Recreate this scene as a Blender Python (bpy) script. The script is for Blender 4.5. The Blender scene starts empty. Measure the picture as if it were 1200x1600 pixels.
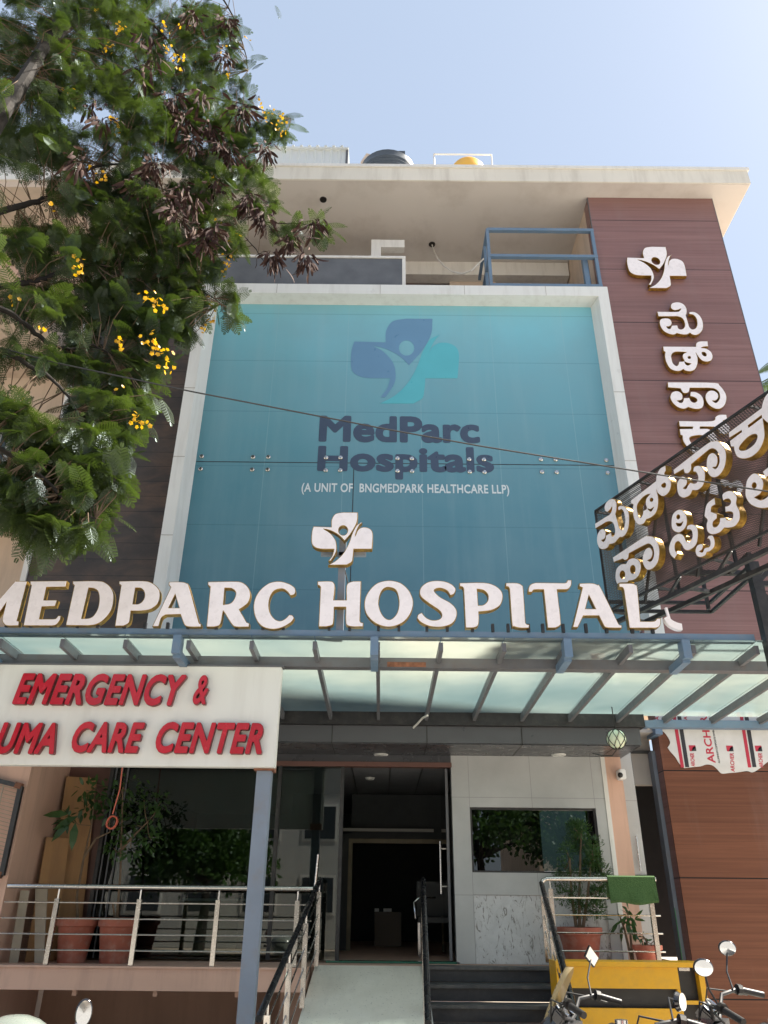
import bpy, bmesh, math, random
import numpy as np
from mathutils import Vector, Matrix
random.seed(7); rng=np.random.default_rng(7)
SC=bpy.context.scene; COL=SC.collection
# ------------------------------------------------------------ camera
F=1190.0
R3=np.array([[0.9999538220425958,-0.009572851997651562,-0.0008451550365909681],
 [-0.0036389824788449652,-0.4585739394126519,0.8886488057446537],
 [0.00889446956954016,0.8886046942235859,0.458587598845503]])
CAM=Vector((0,0,1.6))
cd=bpy.data.cameras.new('camera'); cam=bpy.data.objects.new('camera',cd); COL.objects.link(cam)
m=Matrix([[R3[i][0],R3[i][1],-R3[i][2],0] for i in range(3)]+[[0,0,0,1]])
cam.matrix_world=Matrix.Translation(CAM)@m
cd.sensor_fit='HORIZONTAL'; cd.sensor_width=36; cd.lens=36*F/1200; cd.clip_start=.05; cd.clip_end=3000
SC.camera=cam
# ------------------------------------------------------------ light
SUN_EL=math.radians(50); SUN_AZ=math.radians(75)      # azimuth from +Y towards +X: right of the building, just behind its front plane
w=bpy.data.worlds.new('World'); SC.world=w; w.use_nodes=True
nt=w.node_tree; bg=nt.nodes['Background']
sky=nt.nodes.new('ShaderNodeTexSky'); sky.sky_type='NISHITA'; sky.sun_disc=False
sky.sun_elevation=SUN_EL; sky.sun_rotation=SUN_AZ; sky.air_density=1.0; sky.dust_density=1.5; sky.ozone_density=1.0
hz=nt.nodes.new('ShaderNodeMixRGB'); hz.inputs[0].default_value=.84; hz.inputs[2].default_value=(1.20,1.43,1.76,1)   # even haze over the sky
nt.links.new(sky.outputs[0],hz.inputs[1]); nt.links.new(hz.outputs[0],bg.inputs[0]); bg.inputs[1].default_value=.12
sl=bpy.data.lights.new('sun','SUN'); sl.energy=4.2; sl.angle=math.radians(3); sl.color=(1,.93,.82)
so=bpy.data.objects.new('sun',sl); COL.objects.link(so)
sd=Vector((math.sin(SUN_AZ)*math.cos(SUN_EL),math.cos(SUN_AZ)*math.cos(SUN_EL),math.sin(SUN_EL)))
so.rotation_euler=sd.to_track_quat('Z','Y').to_euler(); so.location=(20,30,60)
SC.view_settings.view_transform='Standard'; SC.view_settings.look='None'; SC.view_settings.exposure=1.84; SC.view_settings.gamma=1
try:
    SC.cycles.max_bounces=10; SC.cycles.transparent_max_bounces=24
except Exception: pass
# ------------------------------------------------------------ measuring helpers (photo pixel -> point on a real plane)
def ray(u,v):
    d=R3@np.array([(u-600)/F,(800-v)/F,1.0]); return Vector(d)
def P(u,v,Y):
    d=ray(u,v); t=Y/d.y; return CAM+d*t
def PX(u,v,X):
    d=ray(u,v); return CAM+d*(X/d.x)
def PL(u,v,o,n):
    d=ray(u,v); return CAM+d*((o-CAM).dot(n)/d.dot(n))
def xat(u,v,Y): return P(u,v,Y).x
def zat(u,v,Y): return P(u,v,Y).z
# ------------------------------------------------------------ object helpers
def tag(o,label=None,cat=None,group=None,kind=None):
    if label: o['label']=label
    if cat: o['category']=cat
    if group: o['group']=group
    if kind: o['kind']=kind
    return o
def thing(name,loc,label,cat,group=None):
    o=bpy.data.objects.new(name,None); o.location=loc; COL.objects.link(o); o.empty_display_size=.2
    return tag(o,label,cat,group)
def wloc(o):
    v=Vector(o.location)
    return v+wloc(o.parent) if o.parent else v
class MB:
    def __init__(s): s.v=[]; s.f=[]; s.mi=[]; s.m=0
    def add(s,vs,fs):
        b=len(s.v); s.v+= [tuple(x) for x in vs]; s.f+=[tuple(i+b for i in f) for f in fs]; s.mi+=[s.m]*len(fs); return s
    def box(s,x0,x1,y0,y1,z0,z1):
        x0,x1=min(x0,x1),max(x0,x1); y0,y1=min(y0,y1),max(y0,y1); z0,z1=min(z0,z1),max(z0,z1)
        vs=[(x,y,z) for z in(z0,z1) for y in(y0,y1) for x in(x0,x1)]
        return s.add(vs,[(0,2,3,1),(4,5,7,6),(0,1,5,4),(2,6,7,3),(0,4,6,2),(1,3,7,5)])
    def obox(s,c,ax,ay,az):      # oriented box: centre and three half-axis vectors
        c,ax,ay,az=map(Vector,(c,ax,ay,az))
        vs=[c+ax*i+ay*j+az*k for k in(-1,1) for j in(-1,1) for i in(-1,1)]
        return s.add(vs,[(0,2,3,1),(4,5,7,6),(0,1,5,4),(2,6,7,3),(0,4,6,2),(1,3,7,5)])
    def bar(s,a,b,w,h=None,up=(0,0,1)):    # rectangular bar from a to b
        a,b=Vector(a),Vector(b); h=h or w; d=b-a
        if d.length<1e-6: return s
        sx=d.cross(Vector(up))
        if sx.length<1e-4: sx=d.cross(Vector((0,1,0)))
        sx.normalize(); sy=sx.cross(d).normalized()
        return s.obox((a+b)/2,d/2,sx*w/2,sy*h/2)
    def tube(s,pts,r,n=8,cap=True):
        pts=[Vector(p) for p in pts]; rs=r if isinstance(r,(list,tuple)) else [r]*len(pts)
        rings=[]; prev=None
        for i,p in enumerate(pts):
            a=pts[max(i-1,0)]; b=pts[min(i+1,len(pts)-1)]; t=(b-a)
            if t.length<1e-7: t=Vector((0,0,1))
            t.normalize()
            if prev is None:
                x=t.orthogonal().normalized()
            else:
                x=prev-t*prev.dot(t)
                if x.length<1e-5: x=t.orthogonal()
                x.normalize()
            prev=x; y=t.cross(x)
            rings.append([p+(x*math.cos(2*math.pi*k/n)+y*math.sin(2*math.pi*k/n))*rs[i] for k in range(n)])
        vs=[q for rg in rings for q in rg]; fs=[]
        for i in range(len(pts)-1):
            for k in range(n): fs.append((i*n+k,i*n+(k+1)%n,(i+1)*n+(k+1)%n,(i+1)*n+k))
        if cap: fs.append(tuple(range(n))[::-1]); fs.append(tuple((len(pts)-1)*n+k for k in range(n)))
        return s.add(vs,fs)
    def lathe(s,prof,c=(0,0,0),n=24,axis='Z',sc=(1,1)):
        c=Vector(c); vs=[]; fs=[]; m_=len(prof)
        for (r,h) in prof:
            for k in range(n):
                a=2*math.pi*k/n; x,y=r*math.cos(a)*sc[0],r*math.sin(a)*sc[1]
                vs.append(c+(Vector((x,y,h)) if axis=='Z' else Vector((x,h,y)) if axis=='Y' else Vector((h,x,y))))
        for i in range(m_-1):
            for k in range(n): fs.append((i*n+k,i*n+(k+1)%n,(i+1)*n+(k+1)%n,(i+1)*n+k))
        if prof[0][0]>1e-5: fs.append(tuple(range(n))[::-1])
        if prof[-1][0]>1e-5: fs.append(tuple((m_-1)*n+k for k in range(n)))
        return s.add(vs,fs)
    def prism(s,poly,axis,a,b):      # poly in the other two axes, extruded from a to b
        n=len(poly)
        def mk(p,h): return {'X':(h,p[0],p[1]),'Y':(p[0],h,p[1]),'Z':(p[0],p[1],h)}[axis]
        vs=[mk(p,a) for p in poly]+[mk(p,b) for p in poly]
        fs=[tuple(range(n))[::-1],tuple(range(n,2*n))]+[(i,(i+1)%n,n+(i+1)%n,n+i) for i in range(n)]
        return s.add(vs,fs)
    def ball(s,c,r,n=12,sc=(1,1,1)):
        pr=[]; m_=max(4,n//2)
        b=len(s.v)
        vs=[];fs=[]
        for i in range(m_+1):
            t=math.pi*i/m_
            for k in range(n):
                a=2*math.pi*k/n; vs.append((c[0]+r*sc[0]*math.sin(t)*math.cos(a),c[1]+r*sc[1]*math.sin(t)*math.sin(a),c[2]-r*sc[2]*math.cos(t)))
        for i in range(m_):
            for k in range(n): fs.append((i*n+k,i*n+(k+1)%n,(i+1)*n+(k+1)%n,(i+1)*n+k))
        return s.add(vs,fs)
    def build(s,name,mat,parent=None,label=None,smooth=False,bevel=0,kind=None,recalc=True):
        me=bpy.data.meshes.new(name); off=wloc(parent) if parent else Vector((0,0,0))
        me.from_pydata([(v[0]-off.x,v[1]-off.y,v[2]-off.z) for v in s.v],[],s.f)
        mats=mat if isinstance(mat,(list,tuple)) else [mat]
        for q in mats: me.materials.append(q)
        if len(mats)>1: me.polygons.foreach_set('material_index',s.mi)
        bm=bmesh.new(); bm.from_mesh(me); bmesh.ops.remove_doubles(bm,verts=bm.verts,dist=1e-6)
        if recalc: bmesh.ops.recalc_face_normals(bm,faces=bm.faces)
        if bevel: bmesh.ops.bevel(bm,geom=[e for e in bm.edges if len(e.link_faces)==2 and e.calc_face_angle(0)>.6],offset=bevel,segments=2,affect='EDGES',clamp_overlap=True)
        bm.to_mesh(me); bm.free()
        if smooth:
            me.polygons.foreach_set('use_smooth',[True]*len(me.polygons))
            try: me.set_sharp_from_angle(angle=math.radians(38))
            except Exception: pass
        o=bpy.data.objects.new(name,me); COL.objects.link(o)
        if parent: o.parent=parent
        if label: o['label']=label
        if kind: o['kind']=kind
        return o
def copy_tree(o,parent=None):
    c=o.copy(); COL.objects.link(c)
    if parent: c.parent=parent
    for ch in list(o.children): copy_tree(ch,c)
    return c
# ------------------------------------------------------------ materials
def lin(c): return tuple(((x/255)/12.92 if x/255<=.04045 else ((x/255+.055)/1.055)**2.4) for x in c)
class N:
    def __init__(s,name):
        s.m=bpy.data.materials.new(name); s.m.use_nodes=True; s.t=s.m.node_tree
        s.b=s.t.nodes['Principled BSDF']; s.out=s.t.nodes['Material Output']
    def n(s,t,**k):
        x=s.t.nodes.new('ShaderNode'+t)
        for a,b in k.items():
            if a.startswith('i_'): x.inputs[a[2:].replace('_',' ')].default_value=b
            else: setattr(x,a,b)
        return x
    def l(s,a,b): s.t.links.new(a,b)
    def coord(s,scale=(1,1,1),kind='Object'):
        c=s.n('TexCoord'); mp=s.n('Mapping'); mp.inputs['Scale'].default_value=scale
        s.l(c.outputs[kind],mp.inputs[0]); return mp.outputs[0]
    def noise(s,scale,vec,detail=4,rough=.55,dist=0):
        x=s.n('TexNoise'); x.inputs['Scale'].default_value=scale; x.inputs['Detail'].default_value=detail
        x.inputs['Roughness'].default_value=rough; x.inputs['Distortion'].default_value=dist; s.l(vec,x.inputs['Vector']); return x.outputs['Fac']
    def ramp(s,fac,stops):
        r=s.n('ValToRGB'); e=r.color_ramp.elements
        while len(e)<len(stops): e.new(.5)
        for k,(p,c) in enumerate(stops): e[k].position=p; e[k].color=tuple(c)+(1,) if len(c)==3 else c
        s.l(fac,r.inputs[0]); return r.outputs[0]
    def mix(s,fac,a,b,mode='MIX'):
        x=s.n('MixRGB'); x.blend_type=mode
        for i,q in ((0,fac),(1,a),(2,b)):
            if hasattr(q,'node'): s.l(q,x.inputs[i])
            else: x.inputs[i].default_value=q if i==0 else (tuple(q)+(1,))[:4]
        return x.outputs[0]
    def math(s,op,a,b=0,c=0):
        x=s.n('Math'); x.operation=op
        for i,q in enumerate((a,b,c)):
            if hasattr(q,'node'): s.l(q,x.inputs[i])
            else: x.inputs[i].default_value=q
        return x.outputs[0]
    def bump(s,h,strength=.3,dist=.01):
        x=s.n('Bump'); x.inputs['Strength'].default_value=strength; x.inputs['Distance'].default_value=dist
        s.l(h,x.inputs['Height']); s.l(x.outputs[0],s.b.inputs['Normal'])
def mat(name,c,rough=.6,metal=0,var=.12,scale=3,dirt=None,dirt_amt=.4,streak=False,bump=0,bscale=60,spec=None,coat=0):
    q=N(name); v=q.coord((1,1,1)); vs=q.coord((3,3,.35)) if streak else v
    f=q.noise(scale,v,5); lo=tuple(x*(1-var) for x in c); hi=tuple(min(1,x*(1+var)) for x in c)
    col=q.ramp(f,[(.3,lo),(.7,hi)])
    if dirt:
        g=q.noise(scale*1.7,vs,6,.65); gm=q.ramp(g,[(.48,(0,0,0)),(.75,(dirt_amt,)*3)]); col=q.mix(gm,col,dirt)
    q.l(col,q.b.inputs['Base Color'])
    rr=q.ramp(q.noise(scale*4,v,4),[(.3,(max(0,rough-.08),)*3),(.7,(min(1,rough+.08),)*3)]); q.l(rr,q.b.inputs['Roughness'])
    q.b.inputs['Metallic'].default_value=metal
    if spec is not None: q.b.inputs['Specular IOR Level'].default_value=spec
    if coat: q.b.inputs['Coat Weight'].default_value=coat
    if bump: q.bump(q.noise(bscale,v,4),bump,.004)
    return q.m
def seams(q,axis,off,period,width,vec=None):      # dark joint mask: 1 in the joint
    c=q.n('TexCoord'); sp=q.n('SeparateXYZ'); q.l(c.outputs['Object'],sp.inputs[0])
    a=q.math('ADD',sp.outputs[axis],-off+100*period); a=q.math('DIVIDE',a,period); a=q.math('FRACT',a)
    a=q.math('SUBTRACT',a,.5); a=q.math('ABSOLUTE',a); return q.math('GREATER_THAN',a,.5-width/period/2)
M={}
def setup_mats():
    M['peach']=mat('peach_plaster',(.60,.385,.295),.85,var=.08,scale=1.3,dirt=(.25,.17,.13),dirt_amt=.35,streak=True,bump=.15,bscale=90)
    M['peach_dark']=mat('brown_plaster',(.42,.26,.19),.85,var=.1,scale=1.3,dirt=(.2,.13,.1),dirt_amt=.3,streak=True,bump=.15)
    M['cream']=mat('cream_plaster',(.62,.50,.40),.85,var=.08,scale=1.1,dirt=(.3,.24,.2),dirt_amt=.4,streak=True,bump=.1)
    M['soffit']=mat('soffit_paint',(.60,.56,.53),.9,var=.05,scale=.7,dirt=(.34,.29,.25),dirt_amt=.45)
    M['white_acp']=mat('white_panel',(.74,.75,.73),.35,var=.03,scale=1.2,dirt=(.42,.40,.36),dirt_amt=.35,streak=True)
    M['white_trim']=mat('white_trim',(.72,.71,.68),.6,var=.04,scale=2,dirt=(.4,.38,.35),dirt_amt=.35,streak=True)
    M['fascia']=mat('fascia_paint',(.70,.67,.60),.7,var=.05,scale=.9,dirt=(.36,.32,.27),dirt_amt=.45,streak=True)
    M['grey_wall']=mat('grey_plaster',(.40,.38,.36),.85,var=.1,scale=2)
    M['blue_steel']=mat('blue_painted_steel',(.13,.205,.30),.45,var=.08,scale=5,dirt=(.2,.2,.22),dirt_amt=.4)
    M['grey_steel']=mat('grey_painted_steel',(.12,.125,.14),.5,var=.12,scale=6,dirt=(.13,.1,.085),dirt_amt=.5)
    M['post_steel']=mat('blue_grey_painted_steel',(.19,.23,.29),.5,var=.08,scale=4,dirt=(.2,.18,.17),dirt_amt=.5)
    M['rust']=mat('rusty_steel',(.20,.085,.05),.85,var=.4,scale=20)
    M['black_steel']=mat('black_steel',(.022,.022,.024),.45,var=.3,scale=9,dirt=(.1,.09,.08),dirt_amt=.35)
    M['dark_panel']=mat('dark_grey_panel',(.085,.088,.098),.35,var=.05,scale=1.5)
    M['soffit_dark']=mat('dark_soffit_panel',(.05,.052,.06),.3,var=.08,scale=1.5)
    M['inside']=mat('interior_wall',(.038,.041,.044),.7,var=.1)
    M['brass']=mat('brass_frame',(.12,.10,.07),.45,.7,var=.15,scale=8)
    M['steel']=mat('stainless_steel',(.60,.57,.54),.22,1,var=.08,scale=14)
    M['chrome']=mat('chrome',(.55,.55,.56),.14,1,var=.1)
    M['mirror']=mat('mirror_glass',(.70,.72,.75),.05,1,var=.01)
    M['black_rail']=mat('black_handrail',(.012,.012,.014),.25,var=.2)
    M['terracotta']=mat('terracotta',(.36,.115,.075),.8,var=.2,scale=6,dirt=(.42,.27,.22),dirt_amt=.7,bump=.3)
    M['soil']=mat('soil',(.05,.035,.025),.95,var=.4,scale=30)
    M['letter_white']=mat('letter_acrylic',(.88,.83,.85),.3,var=.025,scale=4,dirt=(.6,.56,.55),dirt_amt=.3)
    q=N('letter_gold'); v=q.coord(); f=q.noise(25,v,3); q.l(q.ramp(f,[(.3,(.26,.14,.025)),(.7,(.52,.31,.06))]),q.b.inputs['Base Color'])
    q.b.inputs['Metallic'].default_value=.75; q.b.inputs['Roughness'].default_value=.32; q.bump(f,.5,.01); M['gold']=q.m
    M['red']=mat('red_acrylic',(.46,.016,.03),.22,var=.12,scale=3)
    M['red_dark']=mat('red_letter_return',(.16,.015,.02),.4,var=.1)
    M['board']=mat('white_board',(.70,.70,.66),.45,var=.03,scale=1,dirt=(.5,.48,.44),dirt_amt=.35,streak=True)
    M['navy']=mat('printed_navy',(.055,.082,.135),.35,var=.04,scale=2)
    M['slate']=mat('printed_slate_blue',(.13,.275,.44),.35,var=.04,scale=2)
    M['teal_print']=mat('printed_teal',(.10,.46,.54),.35,var=.04,scale=2)
    M['white_print']=mat('printed_white',(.66,.72,.75),.35,var=.03)
    M['yellow']=mat('yellow_paint',(.64,.33,.006),.4,var=.06,scale=4,dirt=(.3,.2,.06),dirt_amt=.35)
    M['black_paint']=mat('black_paint',(.015,.013,.012),.45,var=.3,scale=6)
    M['rubber']=mat('rubber',(.02,.02,.02),.7,var=.3,scale=30)
    M['engine']=mat('engine_alloy',(.35,.35,.36),.4,.9,var=.2,scale=20)
    M['bike_red']=mat('bike_red_paint',(.30,.02,.02),.2,var=.05,coat=.6)
    M['bike_black']=mat('bike_black_paint',(.015,.015,.018),.15,var=.1,coat=.6)
    M['bike_green']=mat('scooter_grey_green_paint',(.22,.25,.22),.25,var=.06,coat=.5)
    M['seat']=mat('black_vinyl',(.018,.018,.018),.55,var=.2,bump=.2)
    M['ply']=mat('plywood',(.34,.19,.085),.75,var=.18,scale=2,dirt=(.2,.11,.06),dirt_amt=.5,streak=True)
    M['timber']=mat('grey_timber',(.33,.28,.22),.8,var=.15,scale=4,streak=True)
    M['reddish']=mat('maroon_panel',(.13,.062,.05),.5,var=.12,scale=2)
    M['cable']=mat('black_cable',(.02,.02,.02),.6)
    M['orange_cable']=mat('orange_cable',(.55,.13,.08),.6)
    M['conduit']=mat('white_conduit',(.7,.68,.64),.5)
    M['bark']=mat('tree_bark',(.02,.016,.013),.9,var=.35,scale=9,dirt=(.05,.04,.03),dirt_amt=.5,bump=.6,bscale=25)
    M['twig']=mat('twig_bark',(.14,.095,.06),.9,var=.3,scale=12)
    # granite wall
    q=N('grey_granite'); v=q.coord(); a=q.noise(1.6,v,5); b=q.noise(260,v,2)
    c=q.ramp(a,[(.3,(.40,.41,.41)),(.7,(.52,.53,.53))]); c=q.mix(q.ramp(b,[(.35,(.25,)*3),(.65,(0,)*3)]),c,(.25,.25,.26))
    s1=seams(q,0,1.05,.75,.006); s2=seams(q,2,2.76,1.05,.006); s=q.math('MAXIMUM',s1,s2); s=q.math('MULTIPLY',s,.5)
    q.l(q.mix(s,c,(.15,.15,.15)),q.b.inputs['Base Color']); q.b.inputs['Roughness'].default_value=.22; M['granite']=q.m
    q=N('marble_slab'); v=q.coord(); a=q.noise(4,v,8,.7,1.5); b=q.noise(14,q.coord((1,1,.4)),6,.7,2.5)
    c=q.ramp(a,[(.3,(.50,.51,.52)),(.7,(.63,.64,.65))]); c=q.mix(q.ramp(b,[(.55,(0,)*3),(.62,(.9,)*3)]),c,(.2,.19,.18))
    q.l(c,q.b.inputs['Base Color']); q.b.inputs['Roughness'].default_value=.25; M['marble']=q.m
    q=N('dark_stone_step'); v=q.coord(); a=q.noise(3,v,8,.7,1); b=q.noise(5,q.coord((1,2,2)),8,.75,3)
    c=q.ramp(a,[(.3,(.022,.024,.028)),(.7,(.05,.052,.057))]); c=q.mix(q.ramp(b,[(.64,(0,)*3),(.72,(.55,)*3)]),c,(.30,.25,.2))
    d=q.noise(2,v,6,.7); c=q.mix(q.ramp(d,[(.5,(0,)*3),(.8,(.45,)*3)]),c,(.16,.14,.12)); q.l(c,q.b.inputs['Base Color']); q.b.inputs['Roughness'].default_value=.4; M['step']=q.m
    M['tread']=mat('dusty_stone_tread',(.075,.076,.078),.5,var=.3,scale=5,dirt=(.2,.18,.15),dirt_amt=.6)
    M['parapet']=mat('dark_tile_sky_sheen',(.12,.125,.135),.4,var=.2,scale=3)  # sky reflection on the dark tiles put into a greyer colour
    q=N('ramp_concrete'); v=q.coord(); a=q.noise(3,v,8,.7); b=q.noise(45,v,2)
    c=q.ramp(a,[(.3,(.70,.655,.56)),(.7,(.80,.755,.66))]); c=q.mix(q.ramp(b,[(.66,(0,)*3),(.70,(.6,)*3)]),c,(.27,.25,.22)); dd_=q.noise(1.6,q.coord((2.5,.5,1)),7,.7); c=q.mix(q.ramp(dd_,[(.5,(0,)*3),(.78,(.4,)*3)]),c,(.42,.38,.32))
    q.l(c,q.b.inputs['Base Color']); q.b.inputs['Roughness'].default_value=.85; q.bump(q.noise(60,v,3),.3); M['ramp']=q.m
    # brown wood-grain cladding
    def wood(name,c0,c1,c2,rough,seam_off,period,z_jit=1.0):
        q=N(name); v=q.coord((.28,.28,11)); a=q.noise(1.7,v,7,.65,.15); a2=q.noise(1.0,q.coord((.1,.1,4)),3)
        c=q.ramp(a,[(.28,c0),(.5,c1),(.74,c2)]); c=q.mix(q.ramp(a2,[(.35,(.35,)*3),(.65,(0,)*3)]),c,c0)
        v3=q.coord((.15,.15,60)); a3=q.noise(1,v3,3); c=q.mix(q.ramp(a3,[(.5,(0,)*3),(.7,(.35,)*3)]),c,tuple(x*.6 for x in c0))
        tcv=q.n('TexCoord'); spv=q.n('SeparateXYZ'); q.l(tcv.outputs['Object'],spv.inputs[0]); pf_=q.math('FLOOR',q.math('DIVIDE',q.math('SUBTRACT',spv.outputs[2],seam_off),period/4 if rough>.4 else period/8)); wn=q.n('TexWhiteNoise'); wn.noise_dimensions='1D'; q.l(pf_,wn.inputs['W'])
        c=q.mix(q.ramp(wn.outputs['Value'],[(0,(0,)*3),(1,(.32,)*3)]),c,tuple(x*.62 for x in c1)); st_=q.noise(.8,q.coord((2.2,1,.3)),6,.7); c=q.mix(q.ramp(st_,[(.5,(0,)*3),(.8,(.25,)*3)]),c,(.26,.2,.19))
        s=seams(q,2,seam_off,period,.014); c=q.mix(s,c,(.012,.008,.008)); q.l(c,q.b.inputs['Base Color'])
        q.l(q.ramp(a,[(.3,(rough+.1,)*3),(.7,(rough,)*3)]),q.b.inputs['Roughness']); q.bump(a3,.08,.003); q.b.inputs['Specular IOR Level'].default_value=.45 if rough<.4 else .22; return q.m
    M['wood_tower']=wood('sky_washed_grain_cladding',(.19,.096,.088),(.255,.135,.124),(.31,.175,.162),.33,1.92,1.222)  # paler copy of the cladding, sky reflection washed into its colour
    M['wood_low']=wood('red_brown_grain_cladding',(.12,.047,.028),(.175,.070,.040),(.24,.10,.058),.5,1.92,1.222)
    # dark planks
    q=N('dark_plank_tiles'); v=q.coord((.8,1,1.6)); a=q.noise(1.8,v,7,.65,.4); b=q.noise(.9,q.coord((1,1,1)),4)
    c=q.ramp(a,[(.3,(.030,.023,.019)),(.5,(.055,.040,.031)),(.72,(.12,.072,.044))]); c=q.mix(q.ramp(b,[(.4,(0,)*3),(.7,(.35,)*3)]),c,(.085,.078,.07))
    s=seams(q,2,5.0,.262,.007); c=q.mix(s,c,(.008,.007,.006)); q.l(c,q.b.inputs['Base Color']); q.b.inputs['Roughness'].default_value=.45
    q.bump(q.noise(9,v,6),.12,.01); M['planks']=q.m
    # teal printed glass
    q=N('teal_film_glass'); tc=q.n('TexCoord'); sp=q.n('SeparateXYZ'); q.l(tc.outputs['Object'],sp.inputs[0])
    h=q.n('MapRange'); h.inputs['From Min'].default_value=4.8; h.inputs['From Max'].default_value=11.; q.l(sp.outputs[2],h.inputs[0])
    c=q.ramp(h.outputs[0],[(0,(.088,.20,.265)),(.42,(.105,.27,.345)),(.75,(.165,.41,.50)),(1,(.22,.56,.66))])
    v=q.coord((1,1,1)); a=q.noise(.7,v,5,.6); c=q.mix(q.ramp(a,[(.3,(.0,)*3),(.75,(.42,)*3)]),c,(.20,.33,.38))  # broad greyish noise puts hazy reflection into the film colour
    st=q.noise(2.2,q.coord((1.5,1,.12)),5,.6); c=q.mix(q.ramp(st,[(.5,(0,)*3),(.8,(.16,)*3)]),c,(.35,.5,.55))
    def ln(ax,off,per,wd): return seams(q,ax,off,per,wd)
    m1=q.math('MULTIPLY',ln(0,.57,1.22,.012),.30); c=q.mix(m1,c,(.30,.48,.54))
    m3=q.math('MULTIPLY',ln(2,7.62,1.02,.012),.30); c=q.mix(m3,c,(.03,.11,.15))
    q.l(c,q.b.inputs['Base Color']); q.b.inputs['Roughness'].default_value=.16; q.b.inputs['Specular IOR Level'].default_value=.45
    q.bump(q.noise(1.1,v,3),.06,.05); M['teal']=q.m
    # clear dark glass
    def glass(name,tint,ior=1.5,boost=1.25):
        q=N(name); q.t.nodes.remove(q.b); tr=q.n('BsdfTransparent'); tr.inputs[0].default_value=tint+(1,)
        g=q.n('BsdfGlossy'); g.inputs['Roughness'].default_value=.01; fr=q.n('Fresnel'); fr.inputs[0].default_value=ior
        f=q.math('MULTIPLY',fr.outputs[0],boost); f=q.math('MINIMUM',f,1); mx=q.n('MixShader')
        q.l(f,mx.inputs[0]); q.l(tr.outputs[0],mx.inputs[1]); q.l(g.outputs[0],mx.inputs[2]); q.l(mx.outputs[0],q.out.inputs[0]); return q.m
    M['glass']=glass('shop_glass',(.42,.50,.47),1.55,1.7)
    M['glass_dark']=glass('dark_tinted_glass',(.16,.20,.19),1.55,2.2)
    # milky canopy glass
    q=N('frosted_canopy_glass'); q.t.nodes.remove(q.b); v=q.coord()
    n1=q.noise(.32,q.coord((1,1.6,1)),4,.5,.3); n2=q.noise(3,v,6,.7)
    c=q.ramp(n1,[(.35,(.44,.58,.60)),(.66,(.86,.87,.78))]); c=q.mix(q.ramp(n2,[(.55,(0,)*3),(.8,(.25,)*3)]),c,(.5,.5,.45))  # teal to cream patches: cloudy dirt plus uneven sun glow put into colour
    tl=q.n('BsdfTranslucent'); q.l(c,tl.inputs[0]); df=q.n('BsdfDiffuse'); q.l(c,df.inputs[0])
    tr=q.n('BsdfTransparent'); tr.inputs[0].default_value=(.78,.90,.91,1)
    g=q.n('BsdfGlossy'); g.inputs['Roughness'].default_value=.06; fr=q.n('Fresnel'); fr.inputs[0].default_value=1.5
    a=q.n('MixShader'); a.inputs[0].default_value=.08; q.l(tl.outputs[0],a.inputs[1]); q.l(df.outputs[0],a.inputs[2])
    b=q.n('MixShader'); q.l(q.ramp(n1,[(.35,(.50,)*3),(.66,(.78,)*3)]),b.inputs[0]); q.l(tr.outputs[0],b.inputs[1]); q.l(a.outputs[0],b.inputs[2])
    e=q.n('MixShader'); q.l(fr.outputs[0],e.inputs[0]); q.l(b.outputs[0],e.inputs[1]); q.l(g.outputs[0],e.inputs[2]); q.l(e.outputs[0],q.out.inputs[0]); M['canopy_glass']=q.m
    # expanded metal mesh
    q=N('black_wire_mesh'); c=q.n('TexCoord'); sp=q.n('SeparateXYZ'); q.l(c.outputs['Object'],sp.inputs[0])
    def grid(sign):
        a=q.math('MULTIPLY_ADD',sp.outputs[2],sign,0); k=q.math('ADD',sp.outputs[0],sp.outputs[1]); k2=q.math('SUBTRACT',sp.outputs[1],sp.outputs[0]); k2=q.math('MULTIPLY',k2,.9)
        a=q.math('ADD',a,k2); a=q.math('ADD',a,50); a=q.math('DIVIDE',a,.030); a=q.math('FRACT',a); a=q.math('LESS_THAN',a,.30); return a
    s=q.math('MAXIMUM',grid(1.6),grid(-1.6)); tr=q.n('BsdfTransparent'); mx=q.n('MixShader')
    q.b.inputs['Base Color'].default_value=(.06,.05,.045,1); q.b.inputs['Roughness'].default_value=.5
    q.l(s,mx.inputs[0]); q.l(tr.outputs[0],mx.inputs[1]); q.l(q.b.outputs[0],mx.inputs[2]); q.l(mx.outputs[0],q.out.inputs[0]); M['mesh']=q.m
    # leaves (translucent)
    def leaf(name,c0,c1,tr=.35):
        q=N(name); q.t.nodes.remove(q.b); v=q.coord(); n=q.noise(1.3,v,4); c=q.ramp(n,[(.3,c0),(.7,c1)])
        gi=q.n('Bump'); df=q.n('BsdfDiffuse'); q.l(c,df.inputs[0]); tl=q.n('BsdfTranslucent'); q.l(q.mix(1.0,c,(1.5,1.7,.6),'MULTIPLY'),tl.inputs[0])
        g=q.n('BsdfGlossy'); g.inputs['Roughness'].default_value=.35; g.inputs[0].default_value=(.6,.7,.75,1)
        a=q.n('MixShader'); a.inputs[0].default_value=tr; q.l(df.outputs[0],a.inputs[1]); q.l(tl.outputs[0],a.inputs[2])
        b=q.n('MixShader'); b.inputs[0].default_value=.05; q.l(a.outputs[0],b.inputs[1]); q.l(g.outputs[0],b.inputs[2]); q.l(b.outputs[0],q.out.inputs[0]); return q.m
    M['leaf']=leaf('tree_leaf',(.022,.036,.012),(.066,.092,.026),.36)
    M['leaf2']=leaf('plant_leaf',(.028,.06,.016),(.06,.12,.03),.25)
    M['leaf3']=leaf('palm_leaf',(.05,.08,.035),(.09,.12,.05),.2)
    M['flower']=leaf('yellow_petal',(.58,.30,.008),(.74,.42,.012),.25)
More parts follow.
